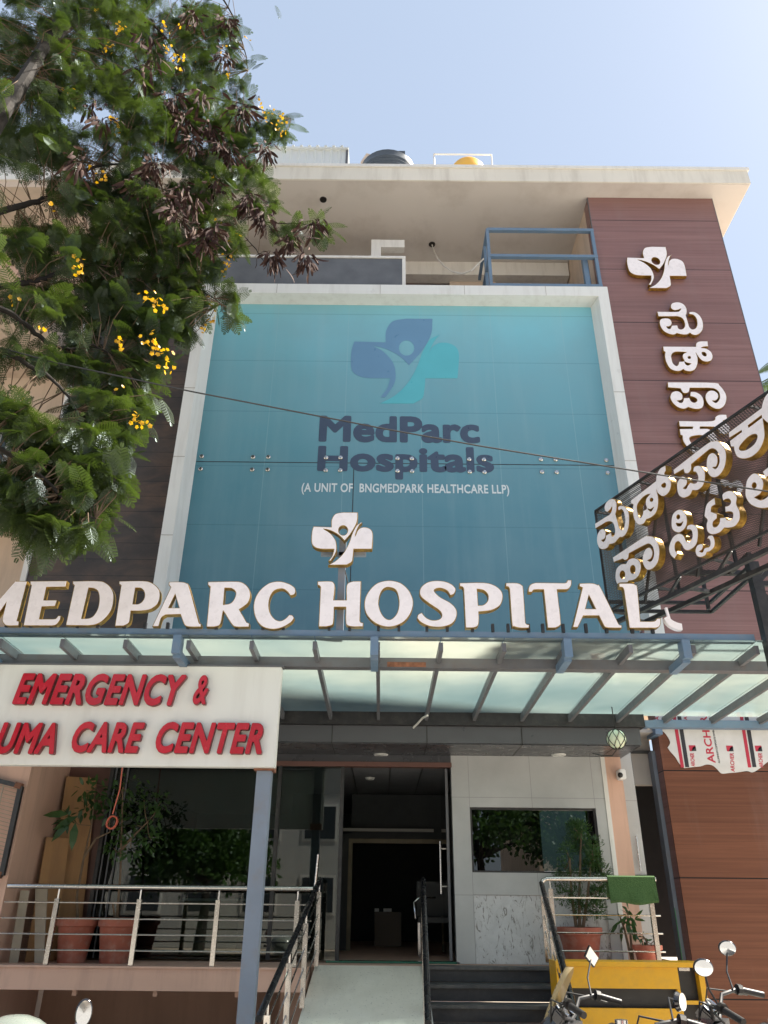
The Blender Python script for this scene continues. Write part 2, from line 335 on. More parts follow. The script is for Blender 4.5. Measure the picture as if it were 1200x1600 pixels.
    q=N('dry_pod'); v=q.coord(); n=q.noise(9,v,3); q.l(q.ramp(n,[(.3,(.03,.016,.014)),(.55,(.07,.038,.032)),(.75,(.19,.12,.085))]),q.b.inputs['Base Color']); q.b.inputs['Roughness'].default_value=.8; q.b.inputs['Specular IOR Level'].default_value=.2; M['pod']=q.m
    q=N('artificial_grass'); v=q.coord(); n=q.noise(120,v,3); q.l(q.ramp(n,[(.3,(.03,.075,.02)),(.7,(.07,.14,.045))]),q.b.inputs['Base Color']); q.b.inputs['Roughness'].default_value=.95; q.bump(n,1,.01); M['turf']=q.m
    # ground / road
    q=N('street_asphalt'); v=q.coord(); a=q.noise(.4,v,6,.6); b=q.noise(80,v,3); c=q.ramp(a,[(.3,(.24,.225,.20)),(.7,(.33,.31,.28))]); c=q.mix(.3,c,q.ramp(b,[(.3,(.1,)*3),(.7,(.4,)*3)]))
    q.l(c,q.b.inputs['Base Color']); q.b.inputs['Roughness'].default_value=.9; q.bump(b,.4); M['asphalt']=q.m
    q=N('forecourt_paving'); v=q.coord(); a=q.noise(.8,v,6,.6); c=q.ramp(a,[(.3,(.46,.43,.38)),(.7,(.58,.54,.48))]); s=q.math('MAXIMUM',seams(q,0,0,.3,.008),seams(q,1,0,.3,.008)); s=q.math('MULTIPLY',s,.6)
    q.l(q.mix(s,c,(.1,.09,.08)),q.b.inputs['Base Color']); q.b.inputs['Roughness'].default_value=.85; M['paving']=q.m
    M['earth']=mat('dusty_ground',(.42,.36,.29),.95,var=.15,scale=.3)
    q=N('corrugated_sheet'); c=q.n('TexCoord'); q.b.inputs['Base Color'].default_value=(.60,.63,.63,1); q.b.inputs['Roughness'].default_value=.4; q.b.inputs['Metallic'].default_value=.2; M['sheet']=q.m
    M['tank_black']=mat('black_tank_plastic',(.055,.065,.075),.35,var=.1)
    M['tank_yellow']=mat('yellow_tank_plastic',(.75,.42,.06),.45,var=.05)
    q=N('protective_film'); v=q.coord(); n=q.noise(6,v,5); q.l(q.ramp(n,[(.3,(.62,.61,.58)),(.7,(.72,.71,.68))]),q.b.inputs['Base Color']); q.b.inputs['Roughness'].default_value=.3; q.bump(q.noise(9,v,4),.35,.01); M['film']=q.m
    M['film_red']=mat('film_print_red',(.50,.03,.06),.4); M['film_black']=mat('film_print_black',(.03,.03,.035),.4)
    q=N('lamp_globe'); q.b.inputs['Base Color'].default_value=(.62,.68,.52,1); q.b.inputs['Roughness'].default_value=.25; q.b.inputs['Subsurface Weight'].default_value=.2; M['globe']=q.m
    q=N('amber_visor'); q.b.inputs['Base Color'].default_value=(.55,.42,.22,1); q.b.inputs['Roughness'].default_value=.15; q.b.inputs['Alpha'].default_value=.75; M['visor']=q.m
    M['plastic_white']=mat('white_plastic',(.7,.7,.7),.4)
    M['lamp_lens']=mat('frosted_lens',(.6,.6,.58),.3)
    M['green_edge']=mat('green_glass_edge',(.02,.13,.085),.2)
    M['meter']=mat('instrument_face',(.05,.055,.06),.1)
    M['opp_wall']=mat('opposite_wall',(.50,.50,.48),.8,var=.06); M['opp_win']=mat('opposite_window',(.04,.05,.06),.15)
setup_mats()
from mathutils.geometry import tessellate_polygon
def smooth_loop(pts,seg=5):
    n=len(pts); out=[]; cor=[len(p)>2 for p in pts]; q=[Vector((p[0],p[1])) for p in pts]
    for i in range(n):
        p1,p2=q[i],q[(i+1)%n]; p0=q[i-1] if not cor[i] else p1*2-p2; p3=q[(i+2)%n] if not cor[(i+1)%n] else p2*2-p1
        if cor[i] and cor[(i+1)%n]: out.append(p1); continue
        for k in range(seg):
            t=k/seg; t2,t3=t*t,t*t*t
            out.append(.5*((2*p1)+(p2-p0)*t+(2*p0-5*p1+4*p2-p3)*t2+(3*p1-p0-3*p2+p3)*t3))
    return out
def area(l): return sum(l[i].x*l[(i+1)%len(l)].y-l[(i+1)%len(l)].x*l[i].y for i in range(len(l)))/2
def inset(l,d):      # l counter-clockwise -> shrink by d (negative area loops grow the hole)
    n=len(l); o=[]
    for i in range(n):
        a=(l[i]-l[i-1]); b=(l[(i+1)%n]-l[i])
        if a.length<1e-6: a=b
        if b.length<1e-6: b=a
        a=a.normalized(); b=b.normalized(); nn=Vector((-(a.y+b.y),a.x+b.x))
        if nn.length<1e-3: o.append(l[i].copy()); continue
        nn.normalize(); k=max(.5,abs(nn.dot(Vector((-a.y,a.x))))); o.append(l[i]+nn*d/k)
    return o
def clean(l,eps=.0015):
    o=[]
    for p in l:
        if not o or (p-o[-1]).length>eps: o.append(p)
    while len(o)>3 and (o[0]-o[-1]).length<eps: o.pop()
    return o
def slab_mesh(mb,loops,T,z0,z1):
    """loops (first outer, others holes) in plane coordinates; T maps (a,b,depth)->world"""
    fl=[[Vector((p.x,p.y,0)) for p in l] for l in loops]; tri=tessellate_polygon(fl); flat=[p for l in loops for p in l]; n=len(flat)
    vs=[T(p.x,p.y,z1) for p in flat]+[T(p.x,p.y,z0) for p in flat]; fs=[tuple(t) for t in tri]+[tuple(i+n for i in t[::-1]) for t in tri]
    b=0
    for l in loops:
        k=len(l)
        for i in range(k): fs.append((b+i,b+(i+1)%k,n+b+(i+1)%k,n+b+i))
        b+=k
    mb.add(vs,fs)
def plane_frame(o,ax,ay,n):
    o,ax,ay,n=Vector(o),Vector(ax).normalized(),Vector(ay).normalized(),Vector(n).normalized()
    def T(a,b,d): return o+ax*a+ay*b+n*d
    def inv(u,v):
        p=PL(u,v,o,n)-o; return Vector((p.dot(ax),p.dot(ay)))
    return T,inv
def trace(loops,view,T,inv,fac=1):
    ox,oy,s=view; out=[]
    for k,l in enumerate(loops):
        L=smooth_loop(l); L=clean([inv(ox+p.x/s,oy+p.y/s) for p in L])
        if (area(L)>0)!=(k==0): L=L[::-1]
        out.append(L)
    return out
def channel_letter(name,loops,T,d0,d1,parent,edge,face,ins=.006,label=None):
    g=MB(); 
    for grp in loops: slab_mesh(g,grp,T,d0,d1)
    o=g.build(name,edge,parent,label=label)
    f=MB()
    for grp in loops: slab_mesh(f,[inset(l,ins) for l in grp],T,d1-.004,d1+.004)
    f.build(name+'_face',face,o); return o
def ell(cx,cy,rx,ry,n=14): return [(cx+rx*math.cos(2*math.pi*i/n),cy+ry*math.sin(2*math.pi*i/n)) for i in range(n)]
def text_geo(body,bold=0,ext=0,shear=0,sx=1,spacing=1,align='LEFT'):
    c=bpy.data.curves.new('t','FONT'); c.body=body; c.offset=bold; c.extrude=ext; c.shear=shear; c.space_character=spacing; c.resolution_u=4
    c.align_x=align
    o=bpy.data.objects.new('t',c); COL.objects.link(o); bpy.context.view_layer.update()
    dg=bpy.context.evaluated_depsgraph_get(); me=bpy.data.meshes.new_from_object(o.evaluated_get(dg),depsgraph=dg)
    vs=[tuple(v.co) for v in me.vertices]; fs=[tuple(p.vertices) for p in me.polygons]
    bpy.data.objects.remove(o); bpy.data.curves.remove(c); bpy.data.meshes.remove(me); return vs,fs
def fit_text(vs,x0,x1,y0,y1,T,dscale=1,d0=0):
    a=min(v[0] for v in vs); b=max(v[0] for v in vs); c=min(v[1] for v in vs); d=max(v[1] for v in vs)
    return [T(x0+(v[0]-a)/(b-a)*(x1-x0),y0+(v[1]-c)/(d-c)*(y1-y0),d0+v[2]*dscale) for v in vs]
def contour(Fd,x0,y0,h):
    """marching squares at level 0 (inside < 0) -> closed loops"""
    ny,nx=Fd.shape; seg={}
    def ip(p,q,a,b): t=a/(a-b); return (p[0]+(q[0]-p[0])*t,p[1]+(q[1]-p[1])*t)
    ins=Fd<0; cells=np.argwhere((ins[:-1,:-1].astype(int)+ins[1:,:-1]+ins[:-1,1:]+ins[1:,1:])%4!=0)
    nxt={}; pos={}
    for j,i in cells:
        c_=[(i,j),(i+1,j),(i+1,j+1),(i,j+1)]; v=[Fd[q[1],q[0]] for q in c_]; ed=[]
        for k in range(4):
            a,b=v[k],v[(k+1)%4]
            if (a<0)!=(b<0):
                key=tuple(sorted((c_[k],c_[(k+1)%4]))); pos[key]=ip(c_[k],c_[(k+1)%4],a,b); ed.append((key,a<0))
        # entering edge (outside->inside when walking ccw) links to leaving edge
        outs=[e for e,f in ed if f]; insd=[e for e,f in ed if not f]
        if len(ed)==2: nxt[outs[0]]=insd[0]
        else:
            ks=[e for e,f in ed]; 
            for k,(e,f) in enumerate(ed):
                if f: nxt[e]=ed[(k+1)%4][0]
    loops=[]; 
    while nxt:
        st=next(iter(nxt)); cur=st; L=[]
        while cur in nxt:
            L.append(Vector((x0+pos[cur][0]*h,y0+pos[cur][1]*h))); cur=nxt.pop(cur)
        if len(L)>4: loops.append(L)
    return loops
def simplify(L,tol):
    def rdp(P_):
        if len(P_)<3: return P_
        a,b=P_[0],P_[-1]; d=b-a; n_=d.length or 1e-9; md=0;mi=0
        for i in range(1,len(P_)-1):
            q=P_[i]-a; e=abs(d.x*q.y-d.y*q.x)/n_
            if e>md: md=e;mi=i
        return rdp(P_[:mi+1])[:-1]+rdp(P_[mi:]) if md>tol else [a,b]
    m_=len(L)//2; return rdp(L[:m_+1])[:-1]+rdp(L[m_:]+[L[0]])[:-1]
def inside(p,l):
    c_=False
    for i in range(len(l)):
        a,b=l[i-1],l[i]
        if (a.y>p.y)!=(b.y>p.y) and p.x<(b.x-a.x)*(p.y-a.y)/(b.y-a.y)+a.x: c_=not c_
    return c_
_gc={}
def bold_glyphs(body,bold=.03,shear=0,spacing=1.0,res=.012):
    """outlines of every glyph of a text, thickened: list of [outer, hole, ...] in text units"""
    key=(body,bold,shear,spacing)
    if key in _gc: return _gc[key]
    vs,fs=text_geo(body,0,0,shear,1,spacing); out=[]
    for iv,ifs in split_islands(vs,fs):
        V=np.array(iv)[:,:2]; E={}
        for f in ifs:
            for k in range(len(f)):
                a=(round(V[f[k-1]][0],5),round(V[f[k-1]][1],5)); b=(round(V[f[k]][0],5),round(V[f[k]][1],5)); kk=(min(a,b),max(a,b)); E[kk]=E.get(kk,0)+1
        ed=np.array([[a,b] for (a,b),n_ in E.items() if n_==1 and a!=b])
        lo=V.min(0)-bold-3*res; hi=V.max(0)+bold+3*res; xs=np.arange(lo[0],hi[0],res); ys=np.arange(lo[1],hi[1],res); X,Y=np.meshgrid(xs,ys); Q=np.stack([X.ravel(),Y.ravel()],1)
        A=ed[:,0];D=ed[:,1]-A; t=((Q[:,None]-A)*D).sum(2)/np.maximum((D*D).sum(1),1e-12); t=np.clip(t,0,1); dist=np.sqrt(((Q[:,None]-A-t[...,None]*D)**2).sum(2)).min(1)
        cr=((A[:,1]>Q[:,1:2])!=(ed[:,1,1]>Q[:,1:2])); xi=A[:,0]+(Q[:,1:2]-A[:,1])*D[:,0]/np.where(D[:,1]==0,1e-9,D[:,1]); inn=((cr&(Q[:,0:1]<xi)).sum(1)%2)==1
        Fd=(np.where(inn,-dist,dist)-bold).reshape(X.shape)
        Ls=[simplify(l,res*.16) for l in contour(Fd,xs[0],ys[0],res)]; Ls=[l for l in Ls if len(l)>3 and abs(area(l))>1e-4]
        outer=[l for l in Ls if not any(k is not l and abs(area(k))>abs(area(l)) and inside(l[0],k) for k in Ls)]
        for o_ in outer:
            if area(o_)<0: o_.reverse()
            g_=[o_]
            for l in Ls:
                if l is not o_ and not any(l is z for z in outer) and inside(l[0],o_):
                    if area(l)>0: l.reverse()
                    g_.append(l)
            out.append(g_)
    _gc[key]=out; return out
def fit_glyphs(gl,x0,x1,y0,y1):
    P_=[p for g_ in gl for l in g_ for p in l]; a=min(p.x for p in P_);b=max(p.x for p in P_);c_=min(p.y for p in P_);d=max(p.y for p in P_)
    return [[[Vector((x0+(p.x-a)/(b-a)*(x1-x0),y0+(p.y-c_)/(d-c_)*(y1-y0))) for p in l] for l in g_] for g_ in gl]
def split_islands(vs,fs):
    par=list(range(len(vs)))
    def find(i):
        while par[i]!=i: par[i]=par[par[i]]; i=par[i]
        return i
    key={}
    for i,v in enumerate(vs):
        k=(round(v[0],4),round(v[1],4))
        if k in key: par[find(i)]=find(key[k])
        else: key[k]=i
    for f in fs:
        for j in f[1:]: par[find(j)]=find(f[0])
    groups={}
    for f in fs: groups.setdefault(find(f[0]),[]).append(f)
    out=[]
    for g in groups.values():
        idx=sorted({i for f in g for i in f}); mp={i:k for k,i in enumerate(idx)}
        out.append(([vs[i] for i in idx],[tuple(mp[i] for i in f) for f in g]))
    out.sort(key=lambda t:min(v[0] for v in t[0])); return out
c=1
LOGO1=[(48,213,c),(187,217,c),(190,160),(220,115),(280,102,c),(397,103,c),(390,180),(345,265),(292,328,c),(250,285),(190,250),(130,233,c),(180,265),(220,315),(232,370),(225,420),(185,485,c),(165,483,c),(195,440),(208,392,c),(100,390),(50,370),(33,335),(35,260)]
LOGOH=ell(281,245,34,37)
LOGO2=[(430,180,c),(412,200),(393,235),(375,288,c),(393,245),(425,221),(470,222),(505,245),(515,290),(508,392,c),(365,392,c),(360,450),(350,490),(310,515,c),(162,515,c),(230,475),(290,410),(330,330),(350,270),(385,205)]
V1=(0,890,5);V2=(220,890,4.615);V3=(480,780,5);V4=(700,890,6);V5=(860,880,5.4545);V6=(920,700,6.664);V7=(1040,600,5.331);V8=(1000,460,6.667)
ENG=[
('letter M',V1,[[(130,90,c),(215,90,c),(135,400,c),(152,403,c),(147,440,c),(60,440),(30,425),(18,385),(50,255,c),(-45,400,c),(-85,400,c),(-115,250,c),(-160,440,c),(-235,440,c),(-130,90,c),(-60,90),(-42,120),(-35,265,c),(110,100)]]),
('letter E',V1,[[(235,90,c),(525,87,c),(515,137,c),(365,140,c),(345,238,c),(450,238,c),(432,288,c),(330,292,c),(310,385,c),(420,385),(440,378),(455,360,c),(480,360,c),(470,395),(440,432),(405,441,c),(182,440,c),(245,125,c),(236,118,c)]]),
('letter D',V1,[[(567,90,c),(760,88),(830,105),(880,160),(890,230),(870,320),(810,395),(750,430),(690,440,c),(513,438,c),(580,125,c),(567,115,c)],[(695,145,c),(735,150),(765,175),(775,230),(765,300),(735,355),(700,378),(640,382,c)]]),
('letter P',V1,[[(930,90,c),(1120,88),(1190,105),(1240,150),(1252,200),(1235,265),(1180,310),(1100,325),(1025,325,c),(1015,400),(1000,425),(965,442,c),(897,443,c),(945,125,c),(930,115,c)],[(1060,145,c),(1100,148),(1125,175),(1128,215),(1110,250),(1080,268),(1040,268,c)]]),
('letter A',V2,[[(205,88,c),(290,88),(330,98),(352,130),(420,378,c),(425,388),(438,390,c),(435,415,c),(355,415),(320,405),(305,380),(285,325,c),(180,328,c),(150,350),(130,412,c),(82,412,c),(215,130,c),(200,108,c)],[(248,180,c),(275,275,c),(203,275,c)]]),
('letter R',V2,[[(483,88,c),(680,85),(740,97),(780,135),(792,185),(775,240),(740,270),(712,288,c),(765,380,c),(785,388,c),(782,415,c),(690,415),(655,395),(595,300,c),(580,380),(565,405),(530,415,c),(473,415,c),(500,125,c),(483,112,c)],[(607,135,c),(650,137),(678,155),(683,185),(665,225),(640,245),(597,252,c)]]),
('letter C',V2,[[(1118,158),(1110,130),(1070,103),(1000,85),(920,100),(850,160),(815,240),(820,330),(860,400),(930,430),(1010,422),(1080,385),(1108,350,c),(1095,330),(1070,325,c),(1040,355),(1000,370),(960,350),(930,300),(925,240),(940,185),(970,150),(1020,140),(1055,160),(1078,190,c),(1108,180)]]),
('letter H',V3,[[(80,642,c),(180,640),(210,655),(218,690),(208,787,c),(305,787,c),(305,690),(320,655),(360,640,c),(422,640,c),(413,950,c),(420,962),(440,965,c),(438,998,c),(350,998),(310,985),(300,960),(300,845,c),(213,845,c),(208,955),(195,985),(150,998,c),(88,998,c),(103,690,c),(95,678),(80,672,c)]]),
('letter O',V3,[[(635,635),(730,655),(800,720),(830,810),(805,900),(740,970),(640,1000),(540,975),(465,905),(445,820),(470,735),(540,660)],[(635,690),(690,710),(712,770),(715,830),(700,890),(660,935),(620,935),(580,890),(560,820),(570,750),(595,705)]]),
('letter S',V3,[[(1162,712),(1147,742),(1118,755,c),(1090,715),(1040,697),(1000,705),(998,725),(1040,765),(1120,810),(1165,860),(1168,920),(1130,975),(1050,1000),(960,995),(890,965),(857,930,c),(865,902),(895,885,c),(930,925),(980,945),(1030,938),(1050,910),(1030,870),(950,815),(890,765),(877,720),(900,675),(960,642),(1050,638),(1120,660),(1155,690)]]),
('letter P',V4,[[(108,125,c),(330,122),(430,145),(500,200),(515,265),(490,335),(430,375),(370,390),(290,398,c),(292,480),(280,530),(240,548,c),(163,548,c),(145,185,c),(135,165),(108,160,c)],[(275,185,c),(330,195),(365,225),(375,260),(365,300),(330,330),(285,335,c)]]),
('letter I',V4,[[(540,125,c),(640,125),(690,145),(707,190),(728,500,c),(740,512),(763,515,c),(760,550,c),(680,550),(620,535),(598,510),(575,185,c),(565,165),(540,160,c)]]),
('letter T',V4,[[(750,212,c),(755,165),(780,135),(820,122,c),(1090,125,c),(1110,118),(1118,97,c),(1158,97,c),(1155,150),(1125,185),(1080,190,c),(1025,190,c),(1058,480),(1050,525),(1010,548,c),(932,550,c),(895,190,c),(830,190),(802,195),(790,215,c)]]),
('letter A',V5,[[(245,172,c),(350,170),(400,185),(430,210),(580,515,c),(590,525),(608,528,c),(610,555,c),(500,553),(465,545),(450,525),(412,450,c),(282,450,c),(235,548,c),(188,548,c),(270,210,c),(245,200,c)],[(328,275,c),(383,388,c),(300,388,c)]]),
('letter L',V5,[[(582,172,c),(690,172),(725,185),(742,215),(768,495,c),(870,495),(895,485),(905,470,c),(940,468,c),(940,515),(925,545),(895,555,c),(672,555,c),(625,235,c),(615,210),(585,205,c)]]),
]
KV=[('Kannada letter me',V8,[[[(178,180,c),(375,182),(410,172),(425,150),(400,160),(355,165),(325,145),(320,115),(340,90),(400,82),(455,105),(485,150),(487,195),(478,218,c),(500,290),(515,340),(545,365),(580,350),(595,310),(585,250),(555,215),(510,205,c),(512,183,c),(570,185),(625,225),(655,290),(655,360),(625,405),(580,425),(545,418),(520,402,c),(490,418),(440,418),(385,405,c),(350,420),(290,408),(235,370),(205,310),(210,265),(250,250),(305,255),(330,290),(325,320),(300,335),(275,335,c),(290,355),(315,358),(330,325,c),(390,322,c),(400,355),(430,365),(460,345),(465,300),(440,250),(390,230),(330,230,c),(190,230,c)]]]),
('Kannada letter d',V8,[[[(238,543,c),(580,545,c),(585,510),(620,490),(705,488,c),(712,543,c),(665,545),(640,558),(690,565),(740,600),(758,650),(740,690),(690,702),(640,685),(600,640),(580,605,c),(600,660),(598,730),(570,785),(520,802),(475,795),(450,780,c),(420,797),(370,798),(310,770),(270,700),(258,640),(262,600,c),(245,590,c)],[(330,630),(370,600),(485,602,c),(447,625),(445,660),(460,690),(440,700),(407,700,c),(395,735),(375,745),(345,720),(330,670)],ell(513,658,14,13),[(462,700,c),(490,712),(532,722,c),(500,740),(475,728)],[(645,605),(675,605),(692,630),(680,645),(655,635)]]]),
('Kannada letter paa',V8,[[[(287,915,c),(760,920),(830,950),(885,1020),(902,1080),(885,1150),(840,1190),(780,1190),(715,1150),(682,1090),(685,1040),(720,1005),(770,1005),(810,1035),(815,1075),(790,1105),(752,1108,c),(785,1130),(815,1110),(830,1070),(820,1020),(780,985),(720,975,c),(520,975,c),(510,1015),(480,1030),(445,1022),(420,980,c),(290,970,c)]],[[(315,1060),(335,1020),(390,1008),(435,1035),(445,1075),(430,1100),(385,1108,c),(420,1130),(445,1118),(455,1080,c),(515,1078,c),(530,1110),(560,1128),(590,1115),(590,1090),(560,1070),(520,1060,c),(525,1015,c),(580,1018),(640,1055),(665,1120),(650,1180),(600,1195),(550,1190),(505,1175,c),(460,1192),(400,1180),(345,1135),(318,1090)]]]),
('Kannada letter rka',V8,[[[(402,1318,c),(740,1320),(785,1275),(830,1253),(900,1253,c),(912,1310,c),(865,1315),(900,1340),(935,1380),(930,1430),(890,1460),(840,1450),(800,1400),(770,1380,c),(625,1378,c),(625,1400,c),(720,1405),(790,1470),(820,1560),(780,1650),(680,1690),(580,1670),(500,1600),(450,1530),(440,1470,c),(420,1465,c),(410,1402,c),(545,1400,c),(550,1380,c),(412,1378,c)],[(515,1500),(560,1475),(650,1470),(720,1510),(730,1570),(690,1620),(610,1620),(545,1560)]]]),
('Kannada letter haa',V7,[[[(440,800,c),(500,792),(545,820),(600,795),(645,840),(640,895),(600,925),(590,885),(600,850),(570,850),(545,872),(515,850),(490,860),(478,835)]],[[(300,900,c),(340,870),(370,820),(400,825),(440,860),(455,905),(420,930),(380,915),(340,930,c)]]]),
]
KS=[('Kannada letter me',V6,[[[(65,788,c),(180,715),(220,690),(240,650),(243,615),(225,640),(195,668),(170,655,c),(165,615),(185,565),(230,530),(270,535),(290,575),(290,640),(280,690,c),(300,760),(320,830),(345,852),(370,820),(380,750),(365,670),(340,640),(312,655,c),(305,620),(330,600),(370,605),(410,650),(422,730),(415,830),(385,900),(350,930),(325,930),(305,950,c),(270,990),(215,1005,c),(195,1040),(150,1058),(110,1040),(88,980),(90,910),(115,860),(150,840),(175,865),(175,920),(160,950),(135,960,c),(155,975),(175,950),(180,910,c),(235,880,c),(240,915),(262,915),(275,870),(262,800),(235,770),(190,770),(130,805,c),(70,840,c)]]]),
('Kannada letter d',V6,[[[(440,545,c),(700,345,c),(710,280),(745,215),(800,180,c),(805,235,c),(790,270),(830,300),(858,360),(850,430),(820,480),(770,505),(720,470),(705,430,c),(725,520),(720,620),(690,690),(640,730),(600,745,c),(570,790),(520,800),(475,745),(460,650),(465,590,c),(440,580,c)],[(550,530),(600,490),(640,480,c),(600,530),(595,590),(605,630),(570,655,c),(560,700),(540,725),(515,690),(505,600)],ell(655,540,16,17),[(610,628,c),(640,640),(680,615,c),(650,658)],[(760,385),(790,365),(805,385),(795,410),(768,405)]]]),
('Kannada letter paa',V7,[[[(65,715,c),(330,510),(400,475),(450,480),(495,540),(507,610),(490,700),(445,765),(395,780),(355,745),(342,670),(355,600),(395,572),(430,600),(435,650),(420,690),(395,695,c),(420,705),(440,680),(450,640),(440,580),(410,545),(370,545),(300,600,c),(215,670,c),(215,710),(190,745),(160,745,c),(150,710,c),(72,755,c)]],[[(95,850),(110,800),(150,768),(180,800),(175,840),(150,868,c),(172,872),(188,845),(210,818,c),(240,828),(265,815),(272,775),(255,738),(230,732,c),(240,690),(285,680),(325,720),(330,790),(310,850),(270,885),(225,888,c),(200,930),(150,950),(110,925)]]]),
('Kannada letter rka',V7,[[[(525,405,c),(800,200,c),(815,140),(850,80),(910,45,c),(915,100,c),(895,140),(945,180),(960,250),(920,320),(860,330),(812,290,c),(825,380),(825,450),(790,540),(730,600),(660,625),(600,610),(575,560),(570,525,c),(545,525,c),(535,475,c),(635,400,c),(633,388,c),(530,452,c)],[(615,530),(650,480),(700,435),(750,420),(765,445),(740,500),(680,545),(630,552)],[(690,345,c),(800,262,c),(803,280,c),(695,362,c)]]]),
('Kannada letter haa',V6,[[[(250,1140,c),(560,935),(620,915),(680,930),(725,1000),(738,1090),(720,1190),(670,1255),(610,1270),(570,1215),(562,1140),(590,1060),(630,1035),(660,1060),(665,1110),(645,1155),(615,1170,c),(645,1180),(670,1150),(680,1090),(665,1030),(630,1000),(590,1010),(520,1045,c),(420,1100,c),(410,1150),(380,1170),(355,1155,c),(262,1190,c)]],[[(278,1340),(290,1260),(340,1210),(390,1205,c),(420,1160),(480,1145),(530,1180),(545,1250),(520,1330),(470,1375),(415,1385,c),(400,1402),(330,1405),(300,1420,c),(285,1390)],ell(352,1320,27,40),ell(460,1265,27,42)]]),
('Kannada letter spi',V7,[[[(50,1180),(60,1090),(110,1045),(155,1060),(180,1120),(170,1190),(120,1238),(70,1225)],ell(107,1107,14,17),[(90,1160,c),(125,1162),(148,1145,c),(130,1180),(100,1180)]],[[(30,1360),(60,1280),(110,1245),(150,1260),(175,1310),(205,1310),(225,1270),(215,1220),(175,1215,c),(185,1180),(225,1168),(262,1190),(272,1260),(255,1340),(200,1385),(160,1380),(135,1340),(108,1312),(82,1330),(80,1380),(103,1412,c),(75,1458,c),(40,1420)]],[[(250,1390),(265,1345),(300,1330),(315,1345),(305,1380),(285,1395,c),(310,1400),(325,1370),(345,1360,c),(365,1355),(375,1330),(365,1295),(345,1290,c),(360,1262,c),(395,1262),(412,1310),(405,1360),(370,1395),(345,1402,c),(330,1430),(290,1445),(260,1430)]]]),
('Kannada letter tta',V7,[[[(325,1090),(345,1000),(410,945,c),(418,1005,c),(385,1025),(380,1062,c),(430,1080,c),(430,1120,c),(398,1150),(398,1185),(425,1188),(448,1160),(455,1115,c),(500,1110,c),(515,1130),(540,1133),(560,1115),(560,1075),(530,1065),(500,1070,c),(495,1020,c),(530,1010),(545,985),(530,960),(500,962),(480,975,c),(475,920),(520,890),(565,895),(595,940),(592,1000),(618,1060),(618,1130),(580,1185),(530,1200),(490,1200,c),(450,1240),(390,1255),(350,1230),(342,1170),(350,1135),(330,1110)]]]),
('Kannada letter l',V7,[[[(665,890),(680,800),(730,745),(780,755),(815,810),(812,870),(790,915),(745,945,c),(800,965),(860,930),(900,860),(950,860),(940,980),(860,1030),(780,1035),(710,1005),(672,950)],ell(740,845,18,22)],[[(808,730,c),(960,610,c),(975,660,c),(835,785,c)]]]),
]
YT=10.05; YF=9.9; YG=10.15; YD=9.75; ZF=1.03; ZS=13.53; c=1
# ---------------- setting
g=MB().add([(-600,-600,-.02),(600,-600,-.02),(600,600,-.02),(-600,600,-.02)],[(0,1,2,3)]); g.build('ground',M['earth'],kind='structure')
g=MB().box(-60,60,-9.5,-1.0,-.1,-.004); g.build('road',M['asphalt'],kind='structure')
g=MB().box(-60,60,-1.0,10.4,-.1,0.0); g.build('forecourt_pavement',M['paving'],kind='structure')
# ---------------- hospital building
B=thing('hospital_building',(0,10,0),'four storey hospital with teal glass front framed in white and brown cladding on the right','building')
XL=xat(36,900,10.1)-.05
# roof slab
xr=xat(1174,289,9.71); yf=9.71
m=MB(); m.box(XL-.3,xr,yf,19,ZS,ZS+.33); rf=m.build('roof',[M['fascia']],B)
m=MB(); m.box(XL-.34,xr+.03,yf-.03,19.03,ZS+.333,ZS+.40); m.build('roof_coping',M['white_trim'],rf)
m=MB(); m.box(XL-.28,xr-.02,yf+.02,19-.02,ZS-.012,ZS-.003); m.build('soffit',M['soffit'],rf)
for (u,v) in ((505,312),(675,382)):
    d=ray(u,v); t=(ZS-.02-1.6)/d.z; p=CAM+d*t
    MB().lathe([(0.065,-.02),(.07,.01)],(p.x,p.y,ZS-.01),14).build('soffit_hole_disc',M['black_paint'],rf)  # black disc paints the dark of a hole in the soffit
# main body walls
m=MB(); m.box(XL,xat(1020,1148,YT),10.45,19,3.45,11.0); m.build('wall',M['cream'],B)
# tower
xtl=3.78; xtr=6.12; xl2=xat(1028,1148,YT)
m=MB(); m.prism([(xtl,5.0),(xl2,5.0),(xl2,0),(xtr,0),(xtr,ZS-.015),(xtl,ZS-.015)],'Y',YT,YT+.28)
tw=m.build('tower_cladding',[M['wood_tower']],B,label='reddish brown wood grain cladding of the corner tower')
m=MB(); m.box(xtl+.002,xtr-.004,YT+.283,18.9,5.0,ZS-.016); m.build('tower_wall',M['cream'],B)
m=MB(); m.box(xtl-.012,xtl-.002,YT-.004,YT+.03,11.1,ZS-.016); m.box(xtr,xtr+.012,YT-.004,YT+.03,0,ZS-.016); m.build('edge_trim',M['grey_steel'],tw)
# lower wood panels, same cladding below the canopy without the painted sky wash
m=MB(); m.box(xl2-.006,xtr+.01,YT-.02,YT-.006,.0,3.62); lowp=m.build('ground_floor_cladding',M['wood_low'],B,label='glossy red brown wood grain panels beside the entrance')
